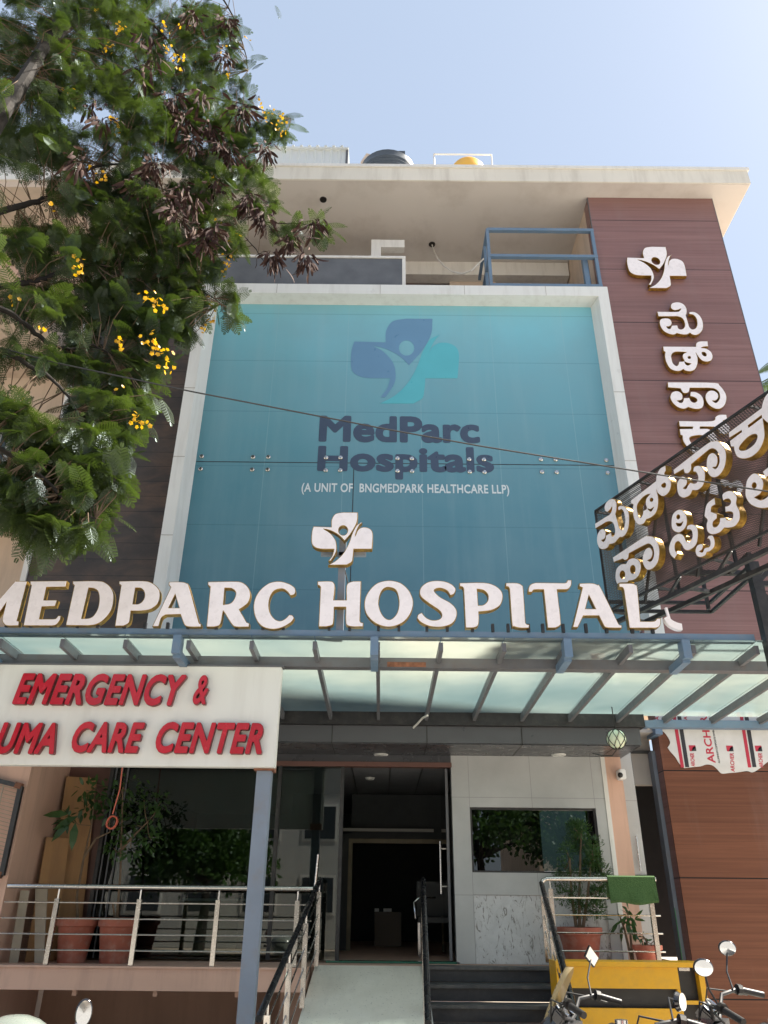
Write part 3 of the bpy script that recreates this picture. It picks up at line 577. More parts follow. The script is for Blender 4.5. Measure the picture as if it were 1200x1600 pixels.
# white frame round the teal glass
fo=[(xat(943,447,YF)+.09,zat(936,447.5,YF)),(0,0)]
XO_R=3.81; XM_R=3.635; XI_R=3.55; ZO=11.13; ZM=10.92; ZI=10.89
XO_L=(xat(270,712,YF)+xat(313.5,450,YF))/2; XM_L=xat(292,712,YF)-.03; XI_L=(xat(306,716,YG)+xat(343,475,YG))/2
ZB=4.6
m=MB()
prof=lambda xo,xm,xi:[(xo,YG+.3),(xo,YF),(xm,YF),(xi,YG+.02),(xi,YG+.3)]
m.prism(prof(XO_R,XM_R,XI_R),'Z',ZB,ZO-.0); 
m.prism(prof(XO_L,XM_L,XI_L),'Z',ZB,ZO-.0)
m.add([(x,y,z) for x in (XO_L+.001,XO_R-.001) for (y,z) in ((YG+.3,ZO+.002),(YF-.001,ZO+.002),(YF-.001,ZM),(YG+.02,ZI),(YG+.3,ZI))],[(0,1,2,3,4),(9,8,7,6,5)]+[(i,5+i,5+(i+1)%5,(i+1)%5) for i in range(5)])
wf=m.build('white_window_surround',M['white_acp'],B)
m=MB()
for x in (XO_L+1.32,XO_L+3.1,XO_L+4.55,XO_L+5.95): m.box(x,x+.008,YF-.004,YF+.01,ZM+.002,ZO+.004)
for z in (7.62,8.9,6.3): 
    for a,b in ((XO_L,XM_L),(XM_R,XO_R)): m.box(a,b,YF-.004,YF+.01,z,z+.009)
m.build('panel_joint',M['grey_wall'],wf)
# teal glass
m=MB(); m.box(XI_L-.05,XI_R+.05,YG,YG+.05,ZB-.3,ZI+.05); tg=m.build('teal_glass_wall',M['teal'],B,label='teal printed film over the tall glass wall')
m=MB()
for u0,v0 in ((315.5,713.5),(395.5,714.5),(419.5,714.5),(509.5,715.5),(532,715.5),(621,716.5),(643.5,717),(733,718),(756,718.5),(845,718),(868,718.5),(947,719.5)):
    for dv in (0,19.7):
        p=P(u0-(u0-600)*0+(-(600-u0)*.0)-( .10*dv*(1 if u0<600 else -1))*abs(u0-600)/300,v0+dv,YG); 
        f=MB().lathe([(.036,-.03),(.036,-.012),(.02,0)][::-1] and [(.0,-.032),(.024,-.030),(.036,-.018),(.036,.0)],(p.x,YG,p.z),14,'Y'); f.build('glass_fitting',M['steel'],tg,smooth=True)
m=MB(); zz=zat(600,724,YG)
for x0,x1 in ((XI_L,XI_R),): m.box(x0,x1,YG-.003,YG+.01,zz-.006,zz+.006)
for x in (xat(552,760,YG),): m.box(x-.006,x+.006,YG-.003,YG+.01,5.0,zz)
m.build('glass_joint',M['black_steel'],tg)
# print on the glass
T,inv=plane_frame((0,YG-.004,0),(1,0,0),(0,0,1),(0,-1,0))
def laff(loop): return [((440+(310+(p[0]-33))/2.857),(460+(108+(p[1]-102)*.918)/2.857))+tuple(p[2:]) for p in loop]
VW=(0,0,1)
l1=trace([laff(LOGO1),laff(LOGOH)],VW,T,inv); l2=trace([laff(LOGO2)],VW,T,inv)
m=MB(); slab_mesh(m,l1,T,-.003,0); m.build('printed_emblem',M['slate'],tg)
m=MB(); slab_mesh(m,l2,T,-.003,0); m.build('printed_emblem',M['teal_print'],tg)
def print_text(body,u0,u1,vt,vb,bold,sp=1,Tm=T,iv=inv):
    a=iv(u0,vb); b=iv(u1,vt); m=MB()
    for g_ in fit_glyphs(bold_glyphs(body,bold,0,sp,.014),a.x,b.x,a.y,b.y): slab_mesh(m,g_,Tm,-.003,0)
    return m
print_text('MedParc',497.5,748,651.5,690.5,.040,1.03).build('printed_lettering',M['navy'],tg)
print_text('Hospitals',494.5,770,699,748,.040,1.03).build('printed_lettering',M['navy'],tg)
print_text('(A UNIT OF  BNGMEDPARK HEALTHCARE LLP)',470.5,795,757.5,772.5,.022,1.06).build('printed_lettering',M['white_print'],tg)
# dark plank wall left of the frame, parapet above
YP=10.2
m=MB(); m.box(XL+.06,XO_L-.002,YP,YP+.25,3.45,11.72); pw=m.build('plank_cladding',M['planks'],B,label='dark weathered plank tiles left of the white surround')
xpe=xat(632,440,YF+.1); zpt=zat(600,404,10.0)
m=MB(); m.box(XO_L,xpe-.04,10.0,10.2,ZO+.004,zpt); m.build('parapet',M['parapet'],B,label='low dark tiled parapet above the white surround, sky reflection put into its grey')
m=MB(); m.box(XL+.06,xpe+.02,9.98,10.24,zpt+.001,zpt+.045); m.box(xpe-.039,xpe+.02,9.99,10.22,ZO+.004,zpt); m.build('parapet_coping',M['white_trim'],B)
m=MB(); m.box(XL-.02,XL+.058,YP-.03,YP+.2,3.45,12.2); m.build('corner_trim',M['white_trim'],B)
for i,(x,z) in enumerate(((xat(176,728,YP),zat(176,728,YP)),(xat(164,782,YP),zat(164,782,YP)))):
    s_=.09; poly=[(x-s_,z-s_*1.25)]+[(x+s_,z-s_*1.25),(x+s_,z-s_*.8),(x-s_+.05,z-s_*.8),(x-s_+.05,z-s_*.22),(x+s_*.8,z-s_*.22),(x+s_*.8,z+s_*.22),(x-s_+.05,z+s_*.22),(x-s_+.05,z+s_*.8),(x+s_,z+s_*.8),(x+s_,z+s_*1.25),(x-s_,z+s_*1.25)]
    m=MB(); L_=[Vector(q) for q in poly]; Tw,iw_=plane_frame((0,YP-.05,0),(1,0,0),(0,0,1),(0,-1,0)); slab_mesh(m,[L_],Tw,-.045,.03); m.build('wall_letter',M['grey_steel'],pw,label='small grey letter E fixed to the planks')
# terrace recess on the top floor
m=MB(); m.box(XL,xtl-.02,10.46,19,11.0,11.08); m.build('terrace_floor',M['grey_wall'],B)
m=MB(); m.box(XL,xtl-.02,11.7,11.95,13.16,ZS-.014); m.build('terrace_beam',M['white_trim'],B)
m=MB(); m.box(XL,xtl-.02,12.6,12.8,11.08,ZS-.014); m.build('terrace_wall',M['peach_dark'],B)
m=MB(); m.box(xat(703,450,11.9),xat(775,450,11.9),11.9,12.59,11.08,zat(740,434,11.9)); m.build('terrace_cabin',M['cream'],B)
a=P(580,400,10.6); 
m=MB(); x0=xat(580,395,10.6); z1=zat(600,374.5,10.6); x1=xat(595,395,10.6); x2=xat(632,380,10.6); z0=zat(600,386,10.6)
m.box(x0,x1,10.6,10.75,11.085,z1); m.box(x1+.001,x2,10.6,10.75,z0,z1-.002); m.build('terrace_post',M['white_trim'],B)
m=MB(); x0=xat(920,430,10.6); m.box(x0,xtl-.02,10.55,10.8,11.085,zat(930,405,10.6)); m.build('terrace_pillar',M['grey_wall'],B)
# hanging conduit
cv=thing('conduit',(1,10.5,12),'thin white conduit sagging from the roof underside to the blue terrace railing','cable')
pts=[]
for (u,v,y) in ((675,382,11.55),(678,392,11.4),(684,404,11.1),(694,416,10.8),(708,425,10.6),(722,428,10.45),(736,423,10.3),(748,412,10.25),(756,404,10.2)): pts.append(P(u,v,y))
d=ray(675,382); pts[0]=CAM+d*((ZS-.03-1.6)/d.z)
MB().tube(pts,.014,6).build('tube',M['conduit'],cv,smooth=True)
# terrace railing
tr=thing('terrace_railing',(2.5,10,11.1),'blue square tube railing at the edge of the top floor terrace','railing')
yr=9.97; xa=xat(761,358,yr); xb=xtl-.03
for vv,wd in ((360,.07),(401,.07)):
    z=zat(800,vv,yr); MB().bar((xa,yr,z),(xb,yr,z),wd,.06).build('rail',M['blue_steel'],tr); MB().bar((xa,yr+.04,z),(xa,11.2,z),wd*.8,.05).build('side_rail',M['blue_steel'],tr)
z=ZO+.06; MB().bar((xa,yr,z),(xb,yr,z),.08,.06).build('rail',M['blue_steel'],tr)
zt=zat(800,357,yr)
for x,y in ((xa,yr),(xa,10.35),(xb-.03,yr)): MB().bar((x,y,ZO+.01),(x,y,zt-.03),.055,.055,up=(0,1,0)).build('post',M['blue_steel'],tr)
MB().bar((xb-.2,10.1,ZO+.05),(xb-.2,10.1,ZO+.85),.09,.09,up=(0,1,0)).build('bracket',M['blue_steel'],tr)
# ---------------- rooftop things
m=MB(); ysh=11.2; x0=xat(400,250,ysh); x1=xat(540,250,ysh); z1=zat(500,233,ysh); n=44
poly=[]
for i in range(n+1):
    x=x0+(x1-x0)*i/n; poly.append((x,ysh-(.035 if i%4==1 else 0)))
poly+=[(x1,13.4),(x0,13.4)]
sh=thing('roof_shed',(0,12,ZS+.4),'pale corrugated sheet shed on the left of the roof','shed')
m.prism(poly,'Z',ZS+.42,z1-.05); m.build('wall',M['sheet'],sh)
m=MB(); m.box(x0-.04,x1+.06,ysh-.07,13.5,z1-.05,z1-.01)
for i in range(11): 
    xx=x0+(x1-x0)*(i+.5)/11; m.bar((xx,ysh-.09,z1),(xx,13.5,z1),.06,.035)
m.build('roof',M['sheet'],sh); MB().box(x1+.0,x1+.05,ysh-.03,ysh+.05,ZS+.42,z1-.06).build('corner_strip',M['dark_panel'],sh)
def tank(name,uc,vtop,Y,r,matn,label,lid=False):
    p=P(uc,vtop,Y); p.z=P(uc,vtop,Y-r*.5).z+.04; t=thing(name,(p.x,p.y,ZS+.4),label,'water tank'); z=p.z
    h=1.15; pr=[(r*.97,z-h-.15)]
    k=0
    while z-h+k*.1<z-.32: zz=z-h-.1+k*.1; pr+=[(r,zz+.02),(r*.97,zz+.06)]; k+=1
    pr+=[(r*.98,z-.26),(r*.86,z-.18),(r*.60,z-.10),(r*.3,z-.06),(.0,z-.055)]
    MB().lathe(pr,(p.x,p.y,0),32).build('tank_body',M[matn],t,smooth=True)
    MB().lathe([(r*.28,z-.075),(r*.28,z-.01),(r*.2,z),(0,z)],(p.x,p.y,0),20).build('lid',M[matn],t,smooth=True)
    m=MB(); m.box(p.x-r*.9,p.x+r*.9,p.y-r*.9,p.y+r*.9,ZS+.401,z-h-.151); m.build('stand',M['grey_wall'],t); return t,p
tb,p=tank('water_tank',606,241,11.0,.60,'tank_black','black ribbed water tank standing left of the yellow one')
MB().box(p.x+.22,p.x+.36,p.y-.3,p.y-.16,p.z-.1,p.z+.07).build('vent',M['tank_black'],tb)
MB().bar((p.x-.52,p.y-.2,p.z-.25),(p.x-.40,p.y-.2,p.z+.02),.12,.1).build('bracket',M['cream'],tb)
ty,p=tank('water_tank',729,246,11.0,.37,'tank_yellow','orange yellow water tank inside a thin pipe frame')
pf=thing('pipe_frame',(p.x,10.9,ZS+.4),'thin pink white pipe frame around the yellow roof tank','frame')
a=P(678,241,10.6); b=P(768,242,10.6); 
MB().tube([(a.x,a.y,ZS+.41),(a.x,a.y,a.z),(b.x,a.y,a.z),(b.x,a.y,ZS+.41)],.02,6).build('pipe',M['conduit'],pf)
MB().tube([(a.x,a.y+.5,ZS+.41),(a.x,a.y+.5,a.z-.04),(b.x,a.y+.5,a.z-.04),(b.x,a.y+.5,ZS+.41)],.02,6).build('pipe',M['conduit'],pf)
# ---------------- ground floor
# fascia band + soffit over entrance
zs=3.25; yfa=8.97; xL=-3.86; XW=xat(945,1200,YD)
zf0=zat(600,1160,yfa); zf1=zat(600,1134,yfa); zf2=zat(600,1118,yfa)
xfr=xat(1000,1145,yfa)
poly=[(xL+.01,yfa),(xfr,yfa),(xfr,YT+.1),(xL+.01,YT+.1)]
m=MB(); m.box(xL+.01,xfr,yfa,YT+.35,zf0,zf1); en=m.build('entrance_fascia',[M['dark_panel']],B)
m=MB(); m.box(xL+.02,xfr-.01,yfa+.02,10.4,zf0-.012,zf0-.002); m.build('entrance_soffit',M['soffit_dark'],en)
m=MB()
for u in (519,667,815,962): 
    m=MB(); x=xat(u,1146,yfa); m.box(x-.005,x+.005,yfa-.004,yfa,zf0,zf1); m.box(x-.005,x+.005,yfa-.003,10.3,zf0-.015,zf0+.001); m.build('panel_joint',M['black_paint'],en)
m=MB(); m.box(xL+.01,xfr+.05,yfa-.06,yfa+.14,zf1+.004,zf2+.03); m.build('canopy_wall_beam',M['black_steel'],en)
for u,v in ((595,1180),(873,1180)):
    d=ray(u,v); p=CAM+d*((zf0-.02-1.6)/d.z); MB().lathe([(.075,-.012),(.09,.0),(.09,.01)],(p.x,p.y,zf0-.016),18).build('downlight',M['lamp_lens'],en)
# platform
YS=8.64; x_s1=xat(490,1520,9.3)
zb=.85
m=MB(); m.prism([(xL+.0,YS),(x_s1-.04,YS),(x_s1-.04,9.42),(x_s1+1.22,9.42),(x_s1+1.22,9.62),(1.98,9.62),(1.98,8.95),(3.10,8.95),(3.10,10.2),(xl2-.004,10.2),(xl2-.004,16),(xL-.0,16)],'Z',ZF-.185,ZF); plat=m.build('platform_slab',M['peach'],B)
m=MB(); m.box(xL+.04,x_s1-.05,YS-.02,YS+.3,ZF+.002,ZF+.018); m.build('slab_edge',M['peach'],plat)
m=MB(); m.box(xL,x_s1-.05,10.3,10.5,0,ZF-.187); m.box(x_s1-.3,x_s1-.052,9.0,10.3,0,ZF-.187); m.build('basement_wall',M['peach_dark'],B)
m=MB(); 
for u in (335,695,1060): 
    p=P(u/2.857,1180+1052/2.857,YS+.12); m.box(p.x-.02,p.x+.02,p.y-.02,p.y+.02,ZF-.24,ZF-.186)
m.build('drain_stub',M['peach'],plat)
m=MB(); m.box(2.0,3.08,8.97,9.2,0,ZF-.187); m.build('platform_wall',M['peach_dark'],B)
m=MB(); m.box(-.6,.87,9.70,9.86,ZF+.002,ZF+.02); m.build('door_sill',M['green_edge'],plat)
m=MB(); m.box(xl2+.005,xtr,9.96,10.02,0,.40); m.build('plinth',M['cream'],B)
# left pilaster / side wall
x51=xat(51,1201,8.75)
m=MB(); m.prism([(xL,8.75),(xL,YT+.1),(-5.6,YT+.1),(-5.6,8.75)],'Z',0,zf1+.12); m.build('pilaster',M['peach'],B)
xg0=xat(180,1200,YD)-.02
m=MB(); m.box(xL+.002,xg0-.05,YD+.1,YD+.2,ZF+.003,zf0-.014); m.build('side_panel',M['reddish'],B)
# front glass wall
xj=xat(531,1350,YD); xj2=xat(707,1350,YD); ztr=zat(600,1199,YD)
gw=MB().box(xg0-.022,xg0+.022,YD-.03,YD+.03,ZF+.021,ztr-.002).build('entrance_glazing',M['black_steel'],B)
for x in (xat(425,1400,YD),xj): MB().box(x-.022,x+.022,YD-.03,YD+.03,ZF+.021,ztr-.002).build('mullion',M['black_steel'],gw)
for a,b in ((xg0+.024,xat(425,1400,YD)-.024),(xat(425,1400,YD)+.024,xj-.024)):
    MB().box(a,b,YD-.006,YD+.006,ZF+.022,ztr-.003).build('glass_pane',M['glass'],gw)
m=MB(); m.box(xg0-.05,xj2+.02,YD-.06,YD+.06,ztr,ztr+.055); m.build('door_track',M['reddish'],gw); 
m=MB(); m.box(xg0-.05,xj2+.02,YD-.045,YD+.04,ztr+.056,zf0-.014); m.build('transom_panel',M['soffit_dark'],gw)
m=MB()
for k in range(3): m.box(xg0+.05+k*.07,xg0+.062+k*.07,YD-.04,YD-.02,ZF+.022,ztr-.01)
m.build('mullion_strip',M['grey_steel'],gw)
MB().tube([P(497,1335,YD-.07),P(492,1385,YD-.07)],.012,8).build('door_handle',M['steel'],gw,smooth=True)
p=P(494,1355,YD)
# sliding leaf edge on the right, folded into the interior
m=MB(); m.box(xj2-.05,xj2-.04,YD+.05,YD+.95,ZF+.03,ztr-.01); dr=m.build('open_glass_door',M['glass_dark'],B)
m=MB(); m.box(xj2-.06,xj2-.03,YD+.0,YD+.05,ZF+.03,ztr-.01); m.build('door_edge',M['grey_steel'],dr)
m=MB(); xh=xj2-.13
m.tube([(xh,YD+.1,1.72),(xh,YD+.1,2.28)],.014,8); m.tube([(xh,YD+.1,1.80),(xj2-.05,YD+.1,1.80)],.01,6); m.tube([(xh,YD+.1,2.2),(xj2-.05,YD+.1,2.2)],.01,6); m.build('door_handle',M['steel'],dr,smooth=True)
# granite wall with window
YW=9.7; x0=xj2+.012; x1=XW-.03; wx0=xat(736,1310,YW); wx1=xat(936,1310,YW); wz0=zat(840,1364,YW); wz1=zat(840,1262,YW); pz=zat(840,1399,YW); px0=xat(742,1450,YW)
m=MB(); m.box(x0,wx0,YW,YW+.2,ZF+.003,zf0-.014); m.box(wx0,x1,YW,YW+.2,wz1,zf0-.014); m.box(wx1,x1,YW,YW+.2,ZF+.003,wz1); m.box(wx0,wx1,YW,YW+.2,pz,wz0); m.box(wx0,px0,YW,YW+.2,ZF+.003,pz)
gr=m.build('granite_wall',M['granite'],B)
m=MB(); m.box(px0+.0,wx1+.0,YW+.015,YW+.1,ZF+.003,pz-.002); m.build('marble_panel',M['marble'],gr)
w_=MB(); 
for a in ((wx0,wx0+.025,wz0,wz1),(wx1-.025,wx1,wz0,wz1),(wx0+.025,wx1-.025,wz1-.025,wz1),(wx0+.025,wx1-.025,wz0,wz0+.02)): w_.box(a[0]+.001,a[1]-.001,YW+.03,YW+.09,a[2]+.001,a[3]-.001)
wo=w_.build('window',M['black_steel'],B); MB().box(wx0+.026,wx1-.026,YW+.05,YW+.06,wz0+.021,wz1-.026).build('pane',M['glass_dark'],wo)
# strips, peach pillar
xs=[xat(u,1300,YW) for u in (946,951,958,962,1000)]
m=MB(); m.box(XW-.028,xs[1],YW+.02,YW+.15,ZF+.003,zf0-.014); m.build('wall_strip',M['reddish'],B)
m=MB(); m.box(xs[1]+.002,xs[2],YW-.01,YW+.15,ZF+.003,zf0-.014); m.build('wall_strip',M['white_trim'],B)
m=MB(); m.box(xs[2]+.002,xs[4]-.12,YW+.01,YW+.5,ZF+.003,zf1+.2); m.build('pillar',M['peach'],B)
# side door recess
xd0=xs[4]-.12
m=MB(); m.box(xd0+.002,xd0+.19,YW+.18,YW+.24,ZF+.003,zf1+.15); sp=m.build('side_door_leaf',M['granite'],B)
hx=xd0+.11; MB().tube([(hx,YW+.14,1.98),(hx,YW+.14,2.36)],.012,8).build('door_handle',M['steel'],sp,smooth=True)
m=MB(); m.box(xd0+.19,xd0+.20,YW+.2,YW+.25,1.95,zf1+.1); m.box(xd0+.05,xd0+.2,YW+.16,YW+.179,1.93,1.94); m.build('door_seam',M['black_paint'],sp)
m=MB(); m.box(xl2-.05,xl2-.002,YT+.2,YT+.35,0.3,3.42); m.build('side_door_frame',M['post_steel'],B)
MB().box(xl2-.05,xl2-.046,YT+.19,YT+.199,1.05,1.6).build('side_door_frame',mat('green_strip',(.03,.35,.08),.5),B)
m=MB(); m.box(xs[2]+.003,xl2-.003,YT+.36,YT+.5,3.02,zf1+.3); m.box(xd0+.2,xl2-.003,YW+.3,YT+.359,zf1+.16,zf1+.2); m.build('side_lintel',M['grey_wall'],B)
# blue angle beam above the low cladding with torn film
ybm=YT-.1
zbm=zat(1100,1132,ybm); xb0=xat(1020,1132,ybm)
m=MB(); m.box(xb0,xtr+.3,ybm-.05,ybm+.05,zbm-.055,zbm+.045); m.box(xb0,xb0+.09,ybm-.06,YT+.2,zbm-.14,zbm-.056); m.build('wall_beam',M['blue_steel'],B)
# lintel seam
# protective film still on the panels
TF,invF=plane_frame((0,YT-.028,0),(1,0,0),(0,0,1),(0,-1,0))
V9=(920,1090,4.286)
fl=trace([[(445,118,c),(1200,118,c),(1300,118,c),(1290,380,c),(1200,430),(1150,470),(1100,500),(1060,492),(1000,500),(940,505),(890,508),(860,480),(830,455),(790,448),(750,460),(700,465),(640,472,c),(605,440),(580,400),(545,360),(528,335,c),(545,300),(520,250),(490,222),(455,213,c)]],V9,TF,invF)
m=MB(); slab_mesh(m,fl,TF,-.004,.001); fm=m.build('protective_film',M['film'],lowp,label='torn white printed protective film left on the wood panels')
def fpoly(pts,mt): 
    m=MB(); slab_mesh(m,trace([[(a,b,1) for a,b in pts]],V9,TF,invF),TF,.001,.004); return m.build('film_print',M[mt],fm)
for x in (560,1010): 
    fpoly([(x,125),(x+22,125),(x+78,468),(x+56,468)],'film_red'); fpoly([(x+32,125),(x+58,125),(x+112,466),(x+86,466)],'film_black')
def ftext(body,x0,y0,x1,y1,h,mt,bold=.02):      # baseline from (x0,y0) (reads upward) with cap height h px to the left
    A=invF(V9[0]+x0/V9[2],V9[1]+y0/V9[2]); Bq=invF(V9[0]+x1/V9[2],V9[1]+y1/V9[2]); d=(Bq-A); L=d.length; d.normalize(); nn=Vector((-d.y,d.x))
    gl=bold_glyphs(body,bold,0,1.0,.02); PP_=[p for g_ in gl for l in g_ for p in l]; a=min(p.x for p in PP_); b=max(p.x for p in PP_); lo=min(p.y for p in PP_); hi=max(p.y for p in PP_); H=h/V9[2]/F*10
    m=MB()
    for g_ in gl:
        G=[[A+d*((p.x-a)/(b-a)*L)+nn*((p.y-lo)/(hi-lo)*H) for p in l] for l in g_]; slab_mesh(m,G,TF,.001,.0035)
    return m.build('film_print',M[mt],fm)
ftext('ARCHER',850,438,790,125,50,'film_red',.02); ftext('ALUMINIUM COMPOSITE PANEL',880,440,838,215,12,'film_black')
for x,y in ((680,320),(930,322),(1122,322)):
    fpoly([(x-12,y),(x+32,y),(x+36,y+12),(x+4,y+40),(x-5,y+36)],'film_red'); fpoly([(x+6,y+38),(x+18,y+12),(x+34,y+5),(x+40,y+38)],'film_black')
for x,y,y2 in ((712,462,372),(978,498,372),(1168,470,372)): ftext('ARCHER',x,y,x-8,y2,26,'film_red')
for x in (470,660): ftext('A',x,152,x-2,126,24,'film_red')
# interior
YW_=9.7; yi=15.5; xi0=-3.5; xi1=xj2+.35
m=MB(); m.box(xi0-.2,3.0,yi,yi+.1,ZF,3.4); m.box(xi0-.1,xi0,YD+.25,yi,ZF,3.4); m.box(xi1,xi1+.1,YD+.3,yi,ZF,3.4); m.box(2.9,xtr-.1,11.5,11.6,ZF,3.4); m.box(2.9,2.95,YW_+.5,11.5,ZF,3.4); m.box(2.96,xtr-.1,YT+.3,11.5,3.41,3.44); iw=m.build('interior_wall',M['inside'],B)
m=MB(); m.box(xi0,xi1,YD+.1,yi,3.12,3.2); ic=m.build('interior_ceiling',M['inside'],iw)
m=MB(); 
for u in (552,609,657): x=xat(u,1230,10.5); m.box(x-.006,x+.006,YD+.1,14,3.112,3.118)
m.build('ceiling_joint',M['black_paint'],ic)
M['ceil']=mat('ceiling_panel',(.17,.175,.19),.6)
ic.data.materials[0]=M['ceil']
for u,v in ((578,1215),(588,1282)):
    d=ray(u,v); p=CAM+d*((3.11-1.6)/d.z); MB().lathe([(.05,-.03),(.07,0)],(p.x,p.y,3.11),14).build('ceiling_lamp',M['lamp_lens'],ic)
# inner partition with brass door frame
yp=12.3; xa=xat(546,1400,yp); xb=xat(700,1400,yp); zt=zat(620,1318,yp); 
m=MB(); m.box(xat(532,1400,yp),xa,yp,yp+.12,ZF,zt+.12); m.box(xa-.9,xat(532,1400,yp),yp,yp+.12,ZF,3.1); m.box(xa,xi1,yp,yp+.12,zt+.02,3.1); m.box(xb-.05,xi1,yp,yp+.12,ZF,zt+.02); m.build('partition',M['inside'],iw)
m=MB(); m.box(xa-.03,xa+.03,yp-.03,yp-.002,ZF,zt); m.box(xa-.03,xb-.06,yp-.03,yp-.002,zt,zt+.06); m.box(xb-.1,xb-.05,yp-.03,yp-.002,ZF,zt*.8); m.build('inner_door_frame',M['brass'],iw)
m=MB(); m.box(xat(532,1300,yp-.2),xb-.2,yp-.2,yp-.14,zat(600,1299,yp-.2),zat(600,1299,yp-.2)+.04); m.build('curtain_rail',M['grey_wall'],iw)

# things seen dimly through the glass
p=P(316,1455,10.7); q_=P(371,1455,10.7); M['counter']=mat('beige_counter',(.42,.36,.22),.6)
CT=thing('reception_counter',(p.x,10.9,ZF),'beige counter standing inside the glass behind the balcony rail','counter')
MB().box(P(283,1455,10.7).x,q_.x,10.7,11.1,ZF+.002,zat(320,1408,10.7)).build('front',M['counter'],CT); MB().box(P(280,1455,10.7).x,q_.x+.03,10.66,11.13,zat(320,1408,10.7)+.002,zat(320,1408,10.7)+.03).build('top',M['plastic_white'],CT)
p=P(585,1440,13.6); q_=P(627,1440,13.6)
M['desk_brown']=mat('desk_brown',(.12,.08,.05),.5)
DK=thing('reception_desk',(p.x,13.8,ZF),'brown desk in the dark room beyond the inner doorway','desk'); zd=zat(600,1425,13.6)
MB().box(p.x,q_.x,13.6,14.0,ZF+.002,zd).build('front',M['desk_brown'],DK)
for dx_ in (.0,.14,.2): MB().box(p.x+dx_,p.x+dx_+.07,13.65,13.7,zd+.003,zd+.05).build('paper',M['plastic_white'],DK)
CH=thing('lobby_chair',(P(668,1480,10.9).x,10.9,ZF),'dark lobby chair with chromed arm just inside the doors','chair'); x=P(668,1480,10.9).x
MB().tube([(x-.15,10.7,ZF+.42),(x-.17,10.7,ZF+.60),(x-.10,10.72,ZF+.66),(x+.1,10.8,ZF+.66)],.014,8).build('arm',M['chrome'],CH,smooth=True)
MB().box(x-.12,x+.3,10.7,11.15,ZF+.38,ZF+.44).build('seat',M['seat'],CH); MB().box(x-.12,x+.3,11.1,11.16,ZF+.45,ZF+.85).build('backrest',M['seat'],CH)
for a_,b_ in ((-.1,10.73),(.28,10.73),(-.1,11.12),(.28,11.12)): MB().tube([(x+a_,b_,ZF+.002),(x+a_,b_,ZF+.38)],.012,6).build('leg',M['chrome'],CH)
# ---------------- entrance canopy
YB=6.85; zc=3.51; zbb=zat(600,1045,YB); zbt=zat(600,1030,YB)
CN=thing('entrance_canopy',(0,8,3.5),'flat frosted glass canopy on grey steel rafters over the entrance','canopy')
m=MB(); m.box(-6.5,5.6,YB-.05,YB+.06,zbb,zbt); m.build('front_beam',M['grey_steel'],CN)
m=MB(); p=P(650,1041,YB-.05); m.box(xat(605,1040,YB),xat(665,1040,YB),YB-.054,YB-.05,zbb+.005,zbb+.05); m.build('rust_patch',M['rust'],CN)
xb=[xat(u,1123,yfa) for u in (443,517,590,667,741,817,893,967,1040,1110)]; dx=(xb[-1]-xb[0])/9
xs_=[xb[0]+dx*k for k in range(-6,12)]
for x in xs_: MB().bar((x,yfa,zc+.02),(x,6.45,zc+.10),.036,.075).build('rafter',M['grey_steel'],CN)
for i in range(len(xs_)-1):
    a,b=xs_[i]+.004,xs_[i+1]-.004; y1=yfa+.02
    MB().add([(a,6.42,zc+.165),(b,6.42,zc+.165),(b,y1,zc+.082),(a,y1,zc+.082),(a,6.42,zc+.177),(b,6.42,zc+.177),(b,y1,zc+.094),(a,y1,zc+.094)],[(0,3,2,1),(4,5,6,7),(0,1,5,4),(2,3,7,6),(1,2,6,5),(0,4,7,3)]).build('glass_pane',M['canopy_glass'],CN)
MB().tube([P(646,1137,8.9),P(652,1131,8.8),P(660,1122,8.6),P(668,1118,8.4)],.012,6).build('loose_cable',M['conduit'],CN)
MB().box(xfr+.06,5.6,yfa-.04,yfa+.05,zc-.06,zc+.02).build('back_beam',M['blue_steel'],CN)
# support post
po=thing('canopy_post',(0,0,0),'blue grey square steel post under the red lettered sign','post')
u0=P(416,1205,YB); u1=P(388,1590,YB)
xp=(u0.x+P(397,1400,YB).x)/2; po.location=(xp,YB,0)
MB().box(xp-.062,xp+.062,YB-.06,YB+.06,.0,zat(416,1206,YB)).build('shaft',M['post_steel'],po)
MB().box(xp-.085,xp+.085,YB-.08,YB+.08,zat(416,1206,YB)+.001,zat(416,1206,YB)+.09).build('cap_plate',M['rust'],po)
MB().box(xp-.06,xp+.06,YB-.045,YB+.045,zat(416,1206,YB)+.092,zbb-.002).build('stub',M['grey_steel'],po)
# ---------------- EMERGENCY board
YE=6.72
e0=P(437,1042,YE); e1=P(430,1199,YE); x1=(xat(435,1120,YE)); x0=-4.2
EB=thing('emergency_sign',(x1-2,YE,2.6),'white sign board reading EMERGENCY & TRAUMA CARE CENTER in raised red letters','sign')
MB().box(x0,x1,YE,YE+.09,e1.z,e0.z).build('board',M['board'],EB,bevel=.006)
m=MB(); m.box(x0,x1+.012,YE+.0,YE+.1,e0.z+.002,e0.z+.014); m.build('board_trim',M['grey_steel'],EB)
T,inv=plane_frame((0,YE,0),(1,0,0),(0,0,1),(0,-1,0))
def red_word(body,u0,u1,vt,vb,lab):
    a=inv(u0,vb); b=inv(u1,vt)
    for g_ in fit_glyphs(bold_glyphs(body,.045 if body!='&' else .030,.24,1.09),a.x,b.x,a.y,b.y):
        m=MB(); slab_mesh(m,g_,T,.004,.05); o=m.build('letter',M['red_dark'],EB)
        m=MB(); slab_mesh(m,[inset(l,.0025) for l in g_],T,.0505,.056); m.build('letter_face',M['red'],o)
red_word('EMERGENCY',22,294,1056,1103,'') ; red_word('&',302,330,1057,1103,'')
red_word('TRAUMA',-88,97,1131,1179,''); red_word('CARE',112,230,1130,1178,''); red_word('CENTER',243,414,1131,1179,'')
